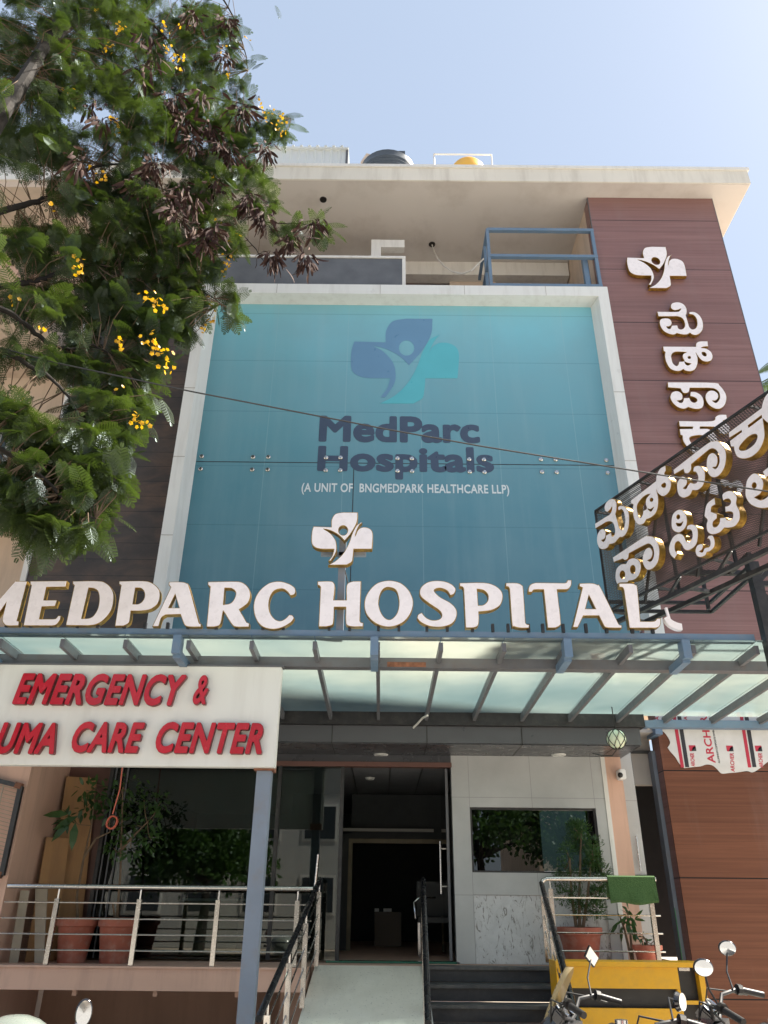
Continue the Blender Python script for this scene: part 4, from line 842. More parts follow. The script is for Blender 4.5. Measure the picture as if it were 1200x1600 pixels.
# ---------------- letter sign on the blue rail
YLT=6.42
HS=thing('hospital_name_sign',(0,YLT,3.7),'large white MEDPARC HOSPITAL letters with gold edges and cross emblem above a blue rail','sign')
zr=zat(600,990,YLT)
m=MB(); m.bar((-6.4,YLT+.05,zr),(xat(1180,990,YLT),YLT+.05,zr),.05,.07); m.build('rail',M['blue_steel'],HS)
for u in (-30,277,585,886,1070):
    x=xat(u,1005,YLT) ; MB().box(x-.035,x+.035,YLT-.03,YLT+.08,zr-.20,zr-.037).build('bracket',M['blue_steel'],HS)
    MB().bar((x,YLT+.03,zr-.19),(x,YB-.05,zr-.20),.065,.07).build('bracket_arm',M['blue_steel'],HS)
T,inv=plane_frame((0,YLT-.02,0),(1,0,0),(0,0,1),(0,-1,0))
for lab,view,loops in ENG:
    L=trace(loops,view,T,inv); channel_letter('letter',[L],T,-.06,0,HS,M['gold'],M['letter_white'],.006,lab)
    xs2=[p.x for p in L[0]]; zmin=min(p.y for p in L[0]); cx=(min(xs2)+max(xs2))/2
    for k in (-.09,.09): MB().box(cx+k-.012,cx+k+.012,YLT+.0,YLT+.04,zr+.03,zmin+.05).build('letter_foot',M['black_steel'],HS)
L1=trace([LOGO1,LOGOH],V3,T,inv); L2=trace([LOGO2],V3,T,inv); channel_letter('emblem',[L1,L2],T,-.06,0,HS,M['gold'],M['letter_white'],.006,'white cross emblem with a raised arms figure')
a=inv(536,815); b=inv(536,990)
m=MB(); m.box(a.x-.032,a.x+.032,YLT+.058,YLT+.12,zr-.03,a.y-.1); m.box(a.x-.2,a.x+.22,YLT+.058,YLT+.1,inv(536,860).y-.015,inv(536,860).y+.02); m.build('emblem_post',M['post_steel'],HS)
MB().tube([(a.x+.09,YLT+.06,inv(536,960).y),(a.x+.05,YLT+.07,inv(0,930).y),(a.x+.06,YLT+.07,inv(0,900).y),(a.x+.03,YLT+.07,inv(0,880).y)],.006,5).build('wire',M['cable'],HS)
m=MB(); fr=trace([[(970,468,c),(985,460),(1000,452,c),(1040,485),(1080,505),(1120,515,c),(1128,568,c),(1085,565),(1030,540),(990,505)]],V5,T,inv); slab_mesh(m,fr,T,-.05,0)
m.bar(T(*inv(1042,948)[:],-.03),T(*inv(1050,975)[:],-.03),.025,.02); m.build('letter_fragment',M['letter_white'],HS,label='broken off end of a missing last letter')
# ---------------- vertical Kannada sign on the tower
VS=thing('tower_sign',(4.9,YT,8),'upright row of white Kannada letters below a white cross emblem on the brown tower','sign')
T,inv=plane_frame((0,YT-.09,0),(1,0,0),(0,0,1),(0,-1,0))
src=[(48,213),(397,103),(508,392),(162,515),(33,335),(430,180)]; dst=[(90,197),(363,115),(507,318),(240,405),(97,262),(388,168)]
A=np.array([[a,b,1] for a,b in src]); K=np.linalg.lstsq(A,np.array(dst),rcond=None)[0]
af=lambda L:[tuple(np.array([p[0],p[1],1])@K)+tuple(p[2:]) for p in L]
VT=(960,360,4.446)
channel_letter('emblem',[trace([af(LOGO1),af(LOGOH)],VT,T,inv),trace([af(LOGO2)],VT,T,inv)],T,-.07,0,VS,M['gold'],M['letter_white'],.006)
for lab,view,grps in KV:
    channel_letter('letter',[trace(g_,view,T,inv) for g_ in grps],T,-.07,0,VS,M['gold'],M['letter_white'],.006,lab)
# ---------------- oblique Kannada sign box on black truss
YK=7.4; pl=P(930,799,YK); n0=Vector((-1,-.41,0)).normalized()   # facing
ax=Vector((.41,-1,0)).normalized(); ztop=pl.z; zbot=1.6+.3648*YK
OS=thing('mesh_sign',(pl.x,pl.y,zbot),'long black mesh sign box with white and gold Kannada letters at the right edge','sign')
LEN=4.7; dep=.28; back=-n0
def Q(s,z,d=0): return Vector((pl.x,pl.y,0))+ax*s+back*d+Vector((0,0,z))
for d in (.0,dep):
    MB().add([Q(0,zbot,d),Q(LEN,zbot,d),Q(LEN,ztop,d),Q(0,ztop,d)],[(0,1,2,3)]).build('mesh_panel',M['mesh'],OS)
MB().add([Q(0,ztop,0),Q(LEN,ztop,0),Q(LEN,ztop,dep),Q(0,ztop,dep)],[(0,1,2,3)]).build('mesh_panel',M['mesh'],OS)
MB().add([Q(0,zbot,0),Q(0,ztop,0),Q(0,ztop,dep),Q(0,zbot,dep)],[(0,1,2,3)]).build('mesh_panel',M['mesh'],OS)
m=MB()
for d in (.0,dep):
    for z in (zbot,ztop): m.bar(Q(0,z,d),Q(LEN,z,d),.022)
    m.bar(Q(0,zbot,d),Q(0,ztop,d),.02,up=(0,1,0)); m.bar(Q(LEN,zbot,d),Q(LEN,ztop,d),.025,up=(0,1,0))
for s in np.arange(0,LEN+.01,.72):
    m.bar(Q(s,zbot,0),Q(s,zbot,dep),.022); m.bar(Q(s,ztop,0),Q(s,ztop,dep),.022); m.bar(Q(s,zbot,dep),Q(s,ztop,dep),.028,up=(0,1,0))
for i,s in enumerate(np.arange(0.36,LEN-.7,.72)): m.bar(Q(s,zbot,dep*.6),Q(s+.5,ztop,dep*.6),.022)
m.bar(Q(0,(zbot*.55+ztop*.45),dep),Q(LEN,(zbot*.55+ztop*.45),dep),.03)
m.build('box_frame',M['black_steel'],OS)
T,inv=plane_frame(Q(0,0,-.10)-Vector((0,0,0)),ax,(0,0,1),n0)
for lab,view,grps in KS:
    channel_letter('letter',[trace(g_,view,T,inv) for g_ in grps],T,-.07,0,OS,M['gold'],M['letter_white'],.005,lab)
# truss below
m=MB(); zt2=zbot-.14
m.bar(Q(-.0,zt2,0.02),Q(LEN,zt2,0.02),.04); m.bar(Q(0,zt2-.0,dep),Q(LEN,zt2,dep),.04)
for s in np.arange(.2,LEN,.62): m.bar(Q(s,zt2,.02),Q(s+.2,zbot,.02),.022); 
for s in np.arange(.2,LEN,.9): m.bar(Q(s,zt2,.02),Q(s,zt2,dep),.03)
m.build('lower_truss',M['black_steel'],OS)
yp_=6.4; xp_=xat(1188,940,yp_)
m=MB(); zz=lambda v: zat(1100,v,6.5)
m.box(xp_-.045,xp_+.045,yp_-.045,yp_+.045,0,zat(1180,880,yp_)); m.build('post',M['black_steel'],OS)
m=MB(); zA=zat(1100,895,6.85); 
m.bar((xat(1070,895,6.85),6.85,zA),(xp_+1.2,6.85,zA),.045); m.bar((xp_,6.85,zA),(xp_,yp_,zA),.04)
m.bar((xp_,yp_,zA-.3),(xp_+1.2,yp_,zA-.2),.045); m.bar((xp_,yp_,zA-.3),(xp_+.45,yp_,zA+.15),.04); m.bar((xp_,yp_,zA-.35),(xp_+.35,yp_,zA-.75),.035)
for v in (941,955):
    z=zat(1000,v,YK); m.bar((pl.x+.02,YK,z),(xp_+.0,YK,z),.032); 
m.bar((xp_,YK,zat(1000,941,YK)),(xp_,yp_,zat(1000,941,YK)),.03); m.bar((xp_-.0,YK,zat(1000,955,YK)),(xp_,yp_,zat(1000,955,YK)),.03)
m.bar((pl.x+.04,YK,zat(1000,957,YK)),(pl.x+.04,YK,zbot+.02),.05,up=(0,1,0)); xm=xat(1097,900,7.1); m.bar((xm,7.1,zat(1097,952,7.1)),(xm,7.1,zat(1097,870,7.1)),.03,up=(0,1,0))
m.build('support_frame',M['black_steel'],OS)
# ---------------- stairs and ramp
ST=thing('entrance_steps',(1.3,9,0),'dark speckled stone steps right of the ramp','steps')
xs0=xat(668,1540,9.2); z=ZF; y=9.42
for k in range(7):
    z=ZF-k*.147; y1=9.42-k*.275
    xr=1.93+.0*k
    MB().box(xs0,xr,y1+.02,9.6,z-.147+.001,z-.035).build('riser',M['step'],ST) if k<1 else MB().box(xs0,xr,y1+.02,y1+.60,z-.147+.001,z-.035).build('riser',M['step'],ST)
    MB().box(xs0,xr+.01,y1-.015,y1+.285,z-.034,z-.002 if k else z-.003).build('tread',M['tread'],ST,bevel=.004)
RP=thing('ramp',(0,8,0),'pale concrete ramp with speckled surface leading to the doors','ramp')
xl_=xat(492,1515,9.42); xr_=xs0-.05
m=MB(); zb0=ZF-.004; ye=6.3
m.add([(xl_,9.415,zb0),(xr_,9.415,zb0),(xr_,ye,0.01),(xl_-.12,ye,0.01),(xl_,9.415,.0),(xr_,9.415,.0),(xr_,ye,0.0),(xl_-.12,ye,0.0)],[(0,3,2,1),(4,5,6,7),(0,4,7,3),(1,2,6,5),(0,1,5,4),(3,7,6,2)])
m.build('ramp_surface',M['ramp'],RP)
m=MB(); m.add([(xr_+.002,9.415,zb0+.02),(xr_+.045,9.415,zb0+.02),(xr_+.045,ye,.03),(xr_+.002,ye,.03),(xr_+.002,9.415,0),(xr_+.045,9.415,0),(xr_+.045,ye,0),(xr_+.002,ye,0)],[(0,3,2,1),(4,5,6,7),(0,4,7,3),(1,2,6,5),(0,1,5,4),(3,7,6,2)]); m.build('ramp_kerb',M['grey_wall'],RP)
# ---------------- railings
def rail_sloped(name,A,Bp,drop,label,mat_top='black_rail',nposts=4,top_start=None,side=0):
    A=Vector(A);Bp=Vector(Bp); t=thing(name,(A.x,A.y,ZF),label,'railing','handrails of the entrance')
    pts=[A,Bp] if not top_start else [Vector(q) for q in top_start]+[A,Bp]
    MB().tube(pts,.026,10).build('handrail',M[mat_top],t,smooth=True)
    for k in range(1,5):
        o=Vector((0,0,-drop*k/5.)); MB().tube([A+o,Bp+o],.007,6).build('infill_rod',M['steel'],t,smooth=True)
    for i in range(nposts):
        f=(i+.02)/(nposts-.6); q=A.lerp(Bp,min(f,1)); MB().tube([q+Vector((0,0,-.03)),q+Vector((0,0,-.14))],.008,6).build('pin',M['steel'],t)
        MB().bar(q+Vector((0,0,-.12)),Vector((q.x,q.y,max(q.z-drop,.0))),.045,.045,up=(0,1,0)).build('post',M['steel'],t)
    return t
a=P(500,1374,9.3); b=P(404,1592,6.45)
rail_sloped('ramp_handrail',a,b,a.z-ZF,'sloping rail with black handrail and steel rods along the left of the ramp')
a=P(661,1374,9.3); b=P(669,1600,6.4)
rail_sloped('ramp_handrail',a,b,a.z-ZF,'sloping black topped rail between the ramp and the stone steps',nposts=4)
a=P(846,1380,9.0); b=P(905,1605,7.0)
rail_sloped('step_handrail',a,b,.72,'black handrail sloping down beside the right end of the steps',nposts=4)
# balcony railing left
BR=thing('balcony_railing',(-2.4,YS,ZF),'horizontal stainless steel rail in front of the potted plants on the left','railing')
yb=YS+.06; zt=zat(300,1387,yb); x0=xL+.04; x1=P(495,1385,9.2).x
def hrail(T_,x0,x1,zt,y,zb,us,rods,r=.024,tm='steel'):
    MB().tube([(x0,y,zt),(x1,y,zt)],r,10).build('handrail',M[tm],T_,smooth=True)
    for z in rods: MB().tube([(x0,y,z),(x1,y,z)],.0075,6).build('infill_rod',M['steel'],T_,smooth=True)
    for x in us:
        MB().tube([(x,y,zt-.01),(x,y,zt-.12)],.008,6).build('pin',M['steel'],T_); MB().bar((x,y,zt-.11),(x,y,zb),.045,.045,up=(0,1,0)).build('post',M['steel'],T_)
rods=[zat(300,v,yb) for v in (1412,1437,1461.5,1486.5)]
hrail(BR,x0,x1,zt,yb,ZF+.02,[xat(u,v,yb) for u,v in ((80,1460),(211,1460),(336,1460),(462,1460))],rods)
# right platform railing with turf mat
y2=9.0; zt=zat(930,1373,y2); x0=xat(850,1373,y2); x1=xat(1024,1373,y2)
RR=thing('platform_railing',(2.4,y2,ZF),'short stainless rail on the right platform in front of the bushy pot plant','railing')
MB().tube([P(846,1382,9.0),P(848,1376,9.0),P(854,1373,9.0),(x1,y2,zt)],.024,10).build('handrail',M['steel'],RR,smooth=True)
rods=[zat(930,v,y2) for v in (1403,1430,1458,1486.5)]
for z,u in zip(rods,(856,860,866,872)): MB().tube([(xat(u,1430,y2),y2,z),(x1,y2,z)],.0075,6).build('infill_rod',M['steel'],RR,smooth=True)
for u in (863,1020): x=xat(u,1430,y2); MB().bar((x,y2,zt-.1),(x,y2,ZF+.002),.045,.045,up=(0,1,0)).build('post',M['steel'],RR); MB().tube([(x,y2,zt-.11),(x,y2,zt-.0)],.008,6).build('pin',M['steel'],RR)
TM=MB(); xa=xat(948,1373,y2); xb=xat(1022,1373,y2); n=10; vs=[];fs=[]
for i in range(n+1):
    x=xa+(xb-xa)*i/n
    prof=[(y2+.09,zt-.20+.01*math.sin(i)),(y2+.05,zt-.05),(y2+.035,zt+.02),(y2,zt+.034),(y2-.035,zt+.02),(y2-.04,zt-.08),(y2-.06-.01*math.sin(i*1.3),zt-.215+.012*math.sin(i*.8)),(y2-.045,zt-.235+.012*math.sin(i*.8)),(y2-.022,zt-.08),(y2-.028,zt+.01)]
    vs+=[(x,a_,b_) for a_,b_ in prof]
k=len(prof)
for i in range(n):
    for j in range(k-1): fs.append((i*k+j,i*k+j+1,(i+1)*k+j+1,(i+1)*k+j))
tm=TM.add(vs,fs).build('turf_mat',M['turf']); tag(tm,'green artificial grass mat draped over the right platform rail','mat')
# ---------------- yellow cabinet
yc=8.15; x0=xat(868,1503,yc); x1=xat(1097,1503,yc); zt=zat(980,1503,yc)
YC=thing('equipment_cabinet',((x0+x1)/2,yc+.16,0),'yellow steel cabinet with black recessed panels below the right platform rail','cabinet')
m=MB(); m.box(x0,x1,yc,yc+.32,zt-.04,zt); m.box(x1-.05,x1,yc,yc+.32,.05,zt-.041); m.box(x0,x0+.05,yc,yc+.32,.05,zt-.041); m.box(x0+.051,x1-.051,yc,yc+.32,.05,.12); m.build('frame',M['yellow'],YC)
xm=xat(1062,1530,yc); zb1=zat(980,1545,yc); zb2=zat(980,1576,yc)
m=MB(); m.box(x0+.12,xm,yc+.02,yc+.06,zb1,zt-.042); m.box(x0+.12,xm,yc+.02,yc+.06,zb2-.35,zb2); m.box(xm-.03,xm,yc+.018,yc+.06,zb2+.001,zb1-.001); m.box(xm+.001,x1-.052,yc+.02,yc+.05,zat(980,1563,yc)-.03,zat(980,1563,yc)); m.build('door',M['yellow'],YC)
m=MB(); m.box(x0+.052,x1-.052,yc+.09,yc+.30,.13,zt-.045); m.build('inner_panel',M['black_paint'],YC)
MB().box(xm+.03,xm+.13,yc+.07,yc+.088,zat(1070,1518,yc),zat(1070,1513,yc)).build('latch',M['steel'],YC)
# ---------------- pots and plants
def pot(x,y,z,r,h,label,name='plant_pot'):
    pr=[(r*.68,0),(r*.92,h*.78),(r*.95,h*.80),(r*1.03,h*.82),(r*1.03,h),(r*.93,h),(r*.90,h*.9),(0,h*.9)]
    o=MB().lathe([(a_,z+b_) for a_,b_ in pr],(x,y,0),28).build(name,M['terracotta'],smooth=True); 
    # move origin to base
    me=o.data
    for v_ in me.vertices: v_.co-=Vector((x,y,z))
    o.location=(x,y,z); tag(o,label,'plant pot','terracotta plant pots')
    MB().lathe([(0,z+h*.905),(r*.88,z+h*.905)],(x,y,0),16).build('soil',M['soil'],o); return o
def leafcard(vs,fs,p,d,n,L,W,bend=.15):
    b=len(vs); s=d.cross(n).normalized(); p=Vector(p)
    q=[p,p+d*L*.35+s*W,p+d*L*.35-s*W,p+d*L*.7+s*W*.8-n*bend*L*.4,p+d*L*.7-s*W*.8-n*bend*L*.4,p+d*L-n*bend*L]
    vs+=[tuple(x) for x in q]; fs+=[(b,b+2,b+1),(b+1,b+2,b+4,b+3),(b+3,b+4,b+5)]
def rv(): 
    v=Vector(rng.normal(size=3)); return v.normalized()
def potted(name,x,y,z0,label,stems,clumps,nleaf,L,W,leafm='leaf2',seed=1,sr=.016,droop=.2):
    global rng; rng=np.random.default_rng(seed)
    t=thing(name,(x,y,z0),label,'plant')
    for st in stems: MB().tube(st,[sr*(1-.5*i/(len(st)-1)) for i in range(len(st))],7).build('stem',M['twig'],t,smooth=True)
    vs=[];fs=[]
    tw=MB(); top=Vector(stems[0][-1])
    for (cx,cy,cz,r) in clumps:
        cc=Vector((cx,cy,cz)); base=min((Vector(p) for st in stems for p in st),key=lambda p:(p-cc).length); tw.tube([base,(base+cc)/2+Vector((0,0,-.03)),cc],.005,4)
        for i in range(nleaf):
            d=rv(); p=cc+d*r*rng.uniform(.15,1)**.6; dd=(d+rv()*.7+Vector((0,0,-droop))).normalized(); n_=(rv()*.6+Vector((0,-.3,1))).normalized(); leafcard(vs,fs,p,dd,n_,L*rng.uniform(.6,1.2),W*rng.uniform(.7,1.1))
    tw.build('twigs',M['twig'],t)
    MB().add(vs,fs).build('foliage',M[leafm],t,recalc=False); return t
ypl=9.25
def at(u,v,Y=ypl): return tuple(P(u,v,Y))
p1=at(110,1508,9.3); pr_=.30*.62
pot(p1[0],9.3,ZF+.002,.205,.42,'left terracotta pot under the tree with one large dark leaf'); 
p2=at(176,1508,9.3); pot(p2[0],9.3,ZF+.002,.205,.42,'terracotta pot standing right beside its twin at the glass')
zz0=ZF+.38
potted('potted_tree',p1[0],9.3,zz0,'thin potted tree with large dark leaves on the far left',[[(p1[0],9.3,zz0),at(120,1400,9.3),at(131,1340,9.3),at(143,1290,9.3),at(150,1230,9.35)],[at(131,1340,9.3),at(150,1310,9.3),at(172,1300,9.3)]],
  [at(105,1278,9.2)+(.06,),at(140,1260,9.3)+(.16,),at(160,1240,9.3)+(.18,),at(135,1235,9.3)+(.14,),at(172,1270,9.3)+(.15,)],30,.11,.022,seed=3)
vs=[];fs=[]
for (u,v,dx_,dz_) in ((108,1272,-1,.0),(112,1280,-.6,-.8),(118,1285,.1,-1),(122,1275,-.9,-.5)): leafcard(vs,fs,at(u,v,9.15),Vector((dx_,-.2,dz_)).normalized(),Vector((.2,-1,.5)).normalized(),.28,.045)
MB().add(vs,fs).build('large_leaves',M['leaf2'],bpy.data.objects['potted_tree'],recalc=False)
potted('potted_tree',p2[0],9.3,zz0,'taller potted tree with small leaves in front of the glass',[[(p2[0],9.3,zz0),at(183,1430,9.3),at(188,1370,9.3),at(190,1300,9.3),at(192,1230,9.3)],[(p2[0]+.01,9.3,zz0),at(180,1440,9.28),at(176,1410,9.25)],[at(188,1330,9.3),at(205,1310,9.3),at(230,1285,9.3)]],
  [at(u,v,9.3)+(r,) for u,v,r in ((185,1250,.2),(205,1235,.2),(225,1250,.18),(240,1280,.16),(215,1290,.2),(190,1290,.18),(235,1310,.13),(205,1325,.14),(178,1325,.12),(250,1255,.12))],48,.075,.018,seed=5)
# right pots
p3=at(908,1480,9.45); zt3=zat(908,1449,9.45); pot(p3[0],9.45,ZF+.002,.235,zt3-ZF,'faded red pot of the tall bushy conifer behind the right rail')
cl=[]
for v,hw in ((1300,12),(1318,20),(1338,28),(1358,32),(1378,36),(1400,34),(1422,26)):
    for k in range(4): cl.append(at(909+rng.uniform(-hw,hw),v+rng.uniform(-8,8),9.45+rng.uniform(-.12,.12))+(.10,))
potted('potted_conifer',p3[0],9.45,zt3,'tall bushy green conifer growing in a pot behind the right rail',[[(p3[0],9.45,zt3-.04),at(905,1400,9.45),at(908,1300,9.45)],[(p3[0]+.03,9.45,zt3-.04),at(918,1400,9.45),at(925,1330,9.45)],[(p3[0]-.03,9.45,zt3-.04),at(893,1400,9.45),at(890,1340,9.45)]],cl,230,.045,.0055,seed=8,droop=-.5,sr=.02)
p4=at(1014,1500,9.3); zt4=zat(1014,1477,9.3); pot(p4[0],9.3,ZF+.002,.15,zt4-ZF,'small orange pot beside the right rail post')
potted('potted_sprig',p4[0],9.3,zt4,'sparse dark sprigs in the small orange pot',[[(p4[0],9.3,zt4-.03),at(1010,1470,9.3),at(1004,1462,9.3)]],[at(1005,1465,9.3)+(.05,),at(1022,1470,9.3)+(.06,)],10,.06,.012,seed=9)
p5=at(985,1470,9.5); potted('leafy_plant',p5[0],9.5,ZF,'drooping dark leaved plant between the conifer and the small pot',[[(p5[0],9.5,ZF),at(984,1450,9.5),at(980,1425,9.5)],[(p5[0],9.5,ZF),at(975,1450,9.5),at(968,1430,9.5)]],[at(982,1430,9.5)+(.07,),at(970,1440,9.5)+(.07,),at(990,1440,9.5)+(.06,)],10,.16,.022,seed=10,droop=.6)
# boards leaning at the left wall
def board(name,pts,th,mt,label):
    v=[Vector(p) for p in pts]; n_=(v[1]-v[0]).cross(v[2]-v[0]).normalized()*th; m=MB(); m.add(v+[q+n_ for q in v],[(0,1,2,3),(7,6,5,4),(0,4,5,1),(1,5,6,2),(2,6,7,3),(3,7,4,0)]); o=m.build(name,M[mt]); tag(o,label,'board','boards leaning in the left corner'); return o
zz=ZF+.003
board('plywood_board',[(xL+.14,9.62,zz),(xL+.50,9.80,zz),(xL+.36,9.82,2.95),(xL+.03,9.70,2.95)],.018,'ply','tall orange brown plywood sheet leaning in the left corner')
board('plywood_board',[(xL+.12,9.30,zz),(xL+.34,9.50,zz),(xL+.24,9.58,2.25),(xL+.04,9.42,2.25)],.018,'ply','shorter plywood sheet in front of the tall one')
board('timber_plank',[(xL+.33,9.05,zz),(xL+.42,9.05,zz),(xL+.26,9.2,1.72),(xL+.13,9.2,1.72)],.02,'timber','pale grey plank crossing in front of the plywood')
board('timber_plank',[(xL+.10,8.95,zz),(xL+.17,9.0,zz),(xL+.1,9.1,1.70),(xL+.03,9.05,1.70)],.02,'timber','narrow brown plank nearest the left wall')
# orange cable coil
cb=thing('hanging_cable',at(176,1285,9.0),'orange cable hanging in a small coil behind the sign','cable')
m=MB(); a=P(190,1195,8.95); b=P(176,1272,9.0); m.tube([Vector((a.x,a.y,3.2)),a.lerp(b,.5)+Vector((.03,0,0)),b],.008,6)
cc=P(175,1285,9.0); pts=[cc+Vector((.055*math.cos(i*.5)*(1+.12*math.sin(i)),.02*math.sin(i*1.7),.065*math.sin(i*.5))) for i in range(60)]; m.tube(pts,.008,5); m.build('cord',M['orange_cable'],cb,smooth=True)
# hanging globe lamp in net
d=ray(963,1155); gl=P(963,1155,8.6); GL=thing('globe_lamp',gl,'pale green glass float lamp in a net hanging under the canopy','lamp')
MB().ball(gl,.105,20).build('globe',M['globe'],GL,smooth=True)
m=MB()
for k in range(7):
    for sgn in (1,-1):
        pts=[]
        for j in range(9):
            th=math.pi*j/8; ph=2*math.pi*k/7+sgn*th*.55; pts.append(gl+Vector((math.sin(th)*math.cos(ph),math.sin(th)*math.sin(ph),math.cos(th)))*.11)
        m.tube(pts,.004,4)
m.tube([gl+Vector((0,0,.1)),gl+Vector((0,.02,.4))],.006,5); m.tube([gl+Vector((0,0,-.1)),gl+Vector((-.06,.03,-.17)),gl+Vector((-.15,.1,-.16)),gl+Vector((-.2,.3,-.1))],.006,5); m.build('net',M['cable'],GL)
# cctv
cp=P(968,1211,9.66); CC=thing('security_camera',cp,'small white security camera on the peach pillar','camera')
MB().box(cp.x-.03,cp.x+.05,9.55,9.70,cp.z-.06,cp.z+.055).build('housing',M['plastic_white'],CC,bevel=.01); MB().ball((cp.x-.02,9.56,cp.z-.015),.032,12).build('lens',M['black_paint'],CC,smooth=True)
# overhead cable
WR=thing('overhead_cable',(0,5,5),'thin black overhead cable sagging across the front','cable')
pts=[]
for (u,v,y) in ((-260,470,5.6),(-80,522,5.4),(90,567.5,5.2),(300,612,5.0),(450,641,5.0),(600,670,5.0),(750,697,5.0),(900,721,5.0),(1050,745,4.9),(1200,768,4.8),(1400,800,4.7)): pts.append(P(u,v,y))
MB().tube(pts,.0065,5).build('wire',M['cable'],WR)
# mesh gate panel far left
GP=thing('grille_panel',P(15,1290,8.68),'black framed grille panel on the peach pier at the far left','grille')
A_=P(33,1229,8.68); B_=P(4,1368,8.68); dxl=Vector((-.85,-.0,.19))*.9
B2=Vector((A_.x-.0,8.68,B_.z))
m=MB(); m.bar(A_,B2,.05,.05,up=(0,1,0)); m.bar(A_,A_+dxl,.045,.045); m.bar(B2,B2+dxl,.045,.045); m.bar(A_+dxl,B2+dxl,.05,.05,up=(0,1,0)); m.build('frame',M['black_steel'],GP)
m=MB()
for i in range(22): q=A_.lerp(B2,(i+1)/23); m.bar(q,q+dxl,.006)
for i in range(1,4): m.bar(A_+dxl*i/4,B2+dxl*i/4,.01,up=(0,1,0))
m.build('mesh',M['timber'],GP)
m=MB(); m.bar(A_+Vector((.01,-.001,0)),A_+Vector((-.06,-.001,.014)),.06); m.bar(B2,B2+Vector((-.03,0,.008)),.06); m.build('rusty_hinge',M['rust'],GP)
# ---------------- flowering tree
rng=np.random.default_rng(11)
TR=thing('flowering_tree',(-5.2,4.6,0),'large feathery leaved tree with yellow flowers and brown pods filling the upper left','tree')
def frond_template(npairs=9,nl=7,L=.36):
    V=[];Fc=[]
    def quad(p,d,n,l,w):
        s=np.cross(d,n); s/=np.linalg.norm(s)+1e-9; b=len(V)
        V.extend([p,p+d*l*.5+s*w,p+d*l,p+d*l*.5-s*w]); Fc.append((b,b+1,b+2,b+3))
    up=np.array([0,0,1.]); 
    for i in range(npairs+1):
        t=.16+.84*i/npairs; x=L*t; z=-.22*L*t*t; pl=.125*(1-.55*abs(t-.45)/.55)*(1 if i<npairs else .8)
        base=np.array([x,0,z])
        dirs=[np.array([.55,1,-.12]),np.array([.55,-1,-.12])] if i<npairs else [np.array([1,0,-.4])]
        for d in dirs:
            d=d/np.linalg.norm(d); n=np.cross(d,np.array([1,0,0.])) ; n=up-d*up.dot(d); n/=np.linalg.norm(n); s=np.cross(n,d)
            for k in range(nl):
                q=base+d*pl*(k+.5)/nl-up*.10*pl*((k+.5)/nl)**2; l=.026*(1-.35*abs((k+.5)/nl-.4)/.6)
                for sg in (1,-1):
                    dd=s*sg+d*.35-up*.1; dd/=np.linalg.norm(dd); quad(q,dd,n,l,.0056)
    # rachis
    for i in range(4):
        t0,t1=i/4,(i+1)/4; a=np.array([L*t0,0,-.22*L*t0*t0]); b_=np.array([L*t1,0,-.22*L*t1*t1]); b=len(V)
        V.extend([a+[0,.002,0],b_+[0,.002,0],b_-[0,.002,0],a-[0,.002,0]]); Fc.append((b,b+1,b+2,b+3))
    return np.array(V),np.array(Fc)
FT=[frond_template(9,7,.36),frond_template(7,6,.28)]
def inst(templates,items):
    """items: (template index, position, x-dir, up, scale) -> one mesh"""
    Vs=[];Fs=[];off=0
    for ti,p,xd,up,sc in items:
        V,Fc=templates[ti]; x=xd/np.linalg.norm(xd); z=up-x*up.dot(x); z/=np.linalg.norm(z)+1e-9; y=np.cross(z,x)
        Vs.append((V*sc)@np.array([x,y,z])+p); Fs.append(Fc+off); off+=len(V)
    return np.concatenate(Vs),np.concatenate(Fs)
def mesh_np(name,V,Fc,mt,parent,kind=None):
    me=bpy.data.meshes.new(name); o=wloc(parent); V=V-np.array(o); nf,k=Fc.shape
    me.vertices.add(len(V)); me.vertices.foreach_set('co',V.astype(np.float32).ravel()); me.loops.add(nf*k); me.loops.foreach_set('vertex_index',Fc.astype(np.int32).ravel())
    me.polygons.add(nf); me.polygons.foreach_set('loop_start',np.arange(0,nf*k,k,dtype=np.int32)); me.polygons.foreach_set('loop_total',np.full(nf,k,dtype=np.int32))
    me.update(calc_edges=True); me.materials.append(mt); ob=bpy.data.objects.new(name,me); COL.objects.link(ob); ob.parent=parent
    if kind: ob['kind']=kind
    return ob
